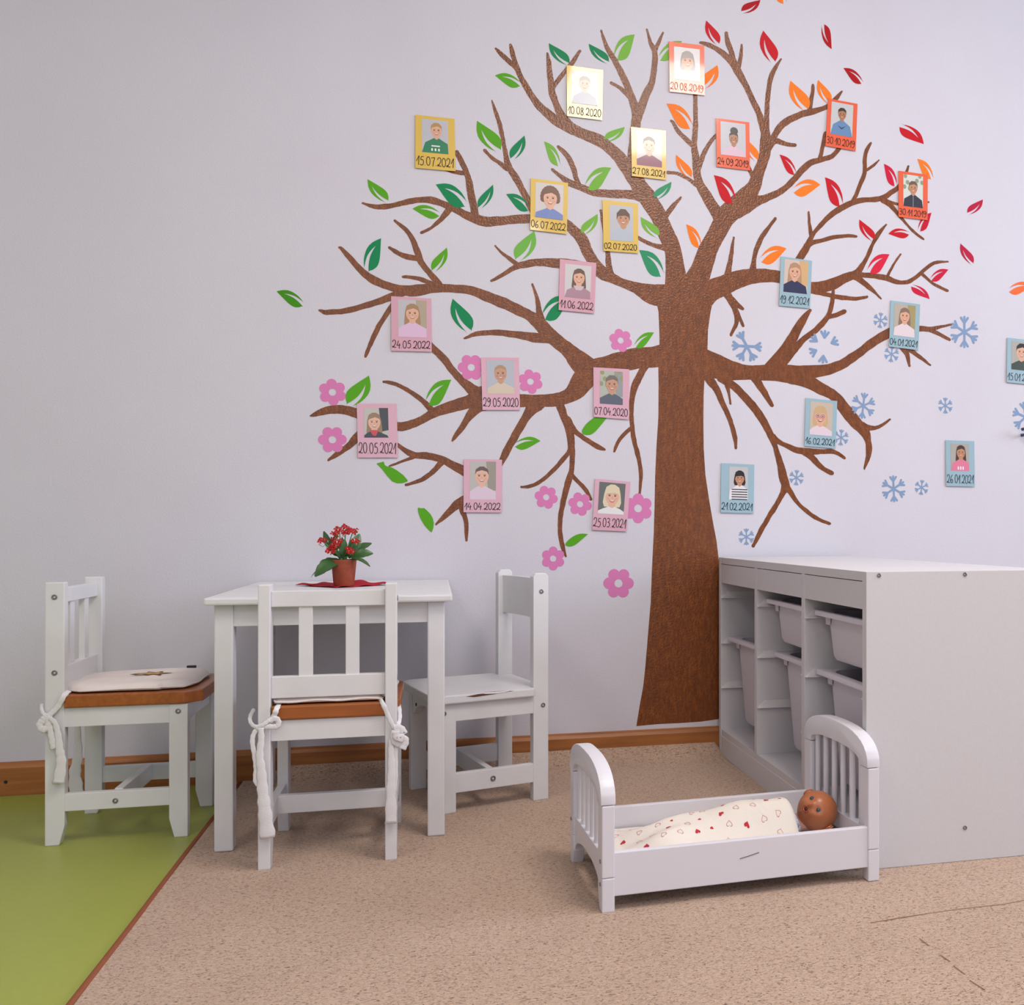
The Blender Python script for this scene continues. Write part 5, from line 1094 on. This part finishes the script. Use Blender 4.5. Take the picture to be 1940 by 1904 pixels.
def plant():
    t = thing('potted_plant', 'small red flowering plant in a terracotta pot on the napkin', 'potted plant', PC)
    s = 1/805.0      # metres per photo pixel at the pot
    m = MB(); m.lathe([(0, 0), (.0225, 0), (.0235, .003), (.0285, .056), (.0292, .060), (.0286, .0615), (.0266, .060), (.0262, .052), (0, .052)], (0, 0, 0), 40)
    smooth_by_angle(m.build('pot', mat('terracotta', '#9c4d37', .6, .3, vary=(90, '#84402c', .6), bump=(150, .15)), t), 45)
    m = MB(); m.lathe([(0, .055), (.02, .054), (.0262, .0525)], (0, 0, 0), 24); m.build('soil', mat('potting_soil', '#2c211a', .95, bump=(200, .6)), t)
    rnd = random.Random(4)
    gm = mat('fleshy_leaf', '#2c5426', .36, .5, vary=(60, '#3d6430', .6)); gs = mat('plant_stem', '#5d8a3c', .5)
    rt = Vector((CT, -ST, 0)); fw = Vector((ST, CT, 0)); up = Vector((0, 0, 1))
    def W(dx, dy, dz=0): return rt*(dx*s)-up*(dy*s)+fw*dz   # px right, px down, metres away
    O = W(0, 0)+Vector((0, 0, 1110*s*0))
    base = (650, 1110)
    Q = lambda u, v, dz=0: W(u-base[0], v-base[1], dz)
    def fl_leaf(a, b, w, droop=.0, tilt=(0, 0, 1), seed=0):
        """scalloped fleshy leaf from a to b, half width w"""
        a, b = Vector(a), Vector(b); d = b-a; L = d.length; d.normalize(); nrm = Vector(tilt); side = d.cross(nrm).normalized(); nrm = side.cross(d).normalized()
        m = MB(); n = 12; vs = []; fs = []
        for i in range(n+1):
            q = i/n; wd = w*(math.sin(PI*min(1, q*.93+.05))**.75)*(1+.07*math.sin(q*26)); c = a+d*L*q+nrm*(.12*L*math.sin(PI*q))-Vector((0, 0, droop*q*q))
            for k in (-1, -.5, 0, .5, 1): vs.append(c+side*wd*k+nrm*(abs(k)*wd*.22))
        for i in range(n):
            for k in range(4): fs.append([i*5+k, i*5+k+1, (i+1)*5+k+1, (i+1)*5+k])
        N = len(vs); m.add([tuple(v) for v in vs]+[tuple(v-nrm*.0012) for v in vs], fs+[[N+k for k in f_[::-1]] for f_ in fs])
        m.build('leaf', gm, t, smooth=True)
    T = -fw
    fl_leaf(Q(646,1062,-.01), Q(608,1086,-.045), .0185, .006, (-.2, -.75, .6))        # big front left
    fl_leaf(Q(664,1056,.0), Q(703,1049,.01), .0125, .0, (.0, -.8, .6))               # right big
    fl_leaf(Q(663,1060,-.01), Q(705,1070,-.02), .008, .004, (0, -.25, 1))             # right low thin
    fl_leaf(Q(640,1066,-.005), Q(588,1090,-.005), .0075, .006, (-.1, -.25, 1))        # left thin drooping
    fl_leaf(Q(640,1055,.01), Q(604,1007,.025), .010, .0, (-.6, -.5, .4))               # back left upright
    fl_leaf(Q(650,1055,.01), Q(617,1022,.02), .012, .0, (-.4, -.8, .3))
    fl_leaf(Q(655,1055,.01), Q(672,1012,.03), .013, .0, (.4, -.8, .3))
    fl_leaf(Q(648,1058,-.01), Q(633,1036,-.03), .009, .0, (0, -.7, .7))
    fl_leaf(Q(655,1058,.015), Q(690,1030,.05), .012, .0, (.2, -.5, .8))
    fl_leaf(Q(646,1058,.015), Q(625,1046,.05), .014, .003, (-.2, -.3, 1))
    fl_leaf(Q(652,1056,-.012), Q(657,1022,-.02), .0085, .0, (.1, -.9, .2))
    fl_leaf(Q(645,1054,-.01), Q(624,1034,-.028), .0085, .0, (-.3, -.8, .5))
    fl_leaf(Q(655,1054,-.008), Q(668,1033,-.024), .008, .0, (.3, -.8, .5))
    fl_leaf(Q(650,1054,.0), Q(648,1018,-.006), .007, .0, (.0, -1, .2))
    # stems with clusters of small red flowers and pale buds
    red = mat('kalanchoe_red', '#b01016', .5, .3, vary=(120, '#a00c14', .6)); bud = mat('pale_bud', '#d9b7a0', .6)
    heads = [(641,1003,0,5),(652,1001,.01,4),(668,1006,0,6),(636,1012,-.01,3),(657,1010,-.012,4),(613,1027,-.01,5),(627,1019,.01,2),(644,1028,-.025,6),(640,1035,-.03,4),(633,1042,-.03,6),(671,1025,0,4),(669,1042,-.025,6)]
    for (u, v, dz, n) in heads:
        c = Q(u, v, dz)
        m = MB(); st = Vector((rnd.uniform(-.006, .006), rnd.uniform(-.006, .006), .053))
        m.tube(smooth_path([st, (st+c)/2+Vector((0, 0, .006)), c]), .0012, 6); m.build('stem', gs, t, smooth=True)
        m = MB()
        for k in range(n+1):
            p = c+Vector((rnd.uniform(-.007, .007), rnd.uniform(-.007, .004), rnd.uniform(-.005, .005)))
            ax = Vector((rnd.uniform(-.6, .6), -1, rnd.uniform(.1, .9))).normalized(); a1 = ax.cross(Vector((0, 0, 1))).normalized(); a2 = ax.cross(a1)
            for q in range(4):
                th = q*PI/2+rnd.uniform(0, .4); e = a1*math.cos(th)+a2*math.sin(th); e2 = a1*-math.sin(th)+a2*math.cos(th)
                r = .0072
                m.add([p, p+e*r*.5+e2*r*.38+ax*.001, p+e*r+ax*.0004, p+e*r*.5-e2*r*.38+ax*.001], [[0, 1, 2, 3]], 0)
            m.ball(p+ax*.001, .0008, 6, mi=1)
        for k in range(2):
            p = c+Vector((rnd.uniform(-.012, .012), rnd.uniform(-.008, .008), rnd.uniform(-.010, .004))); m.ball(p, (.0014, .0014, .0028), 8, mi=1)
            m.tube([p, c-Vector((0, 0, .012))], .0006, 5, mi=2)
        m.build('flower_head', [red, bud, gs], t)
plant()
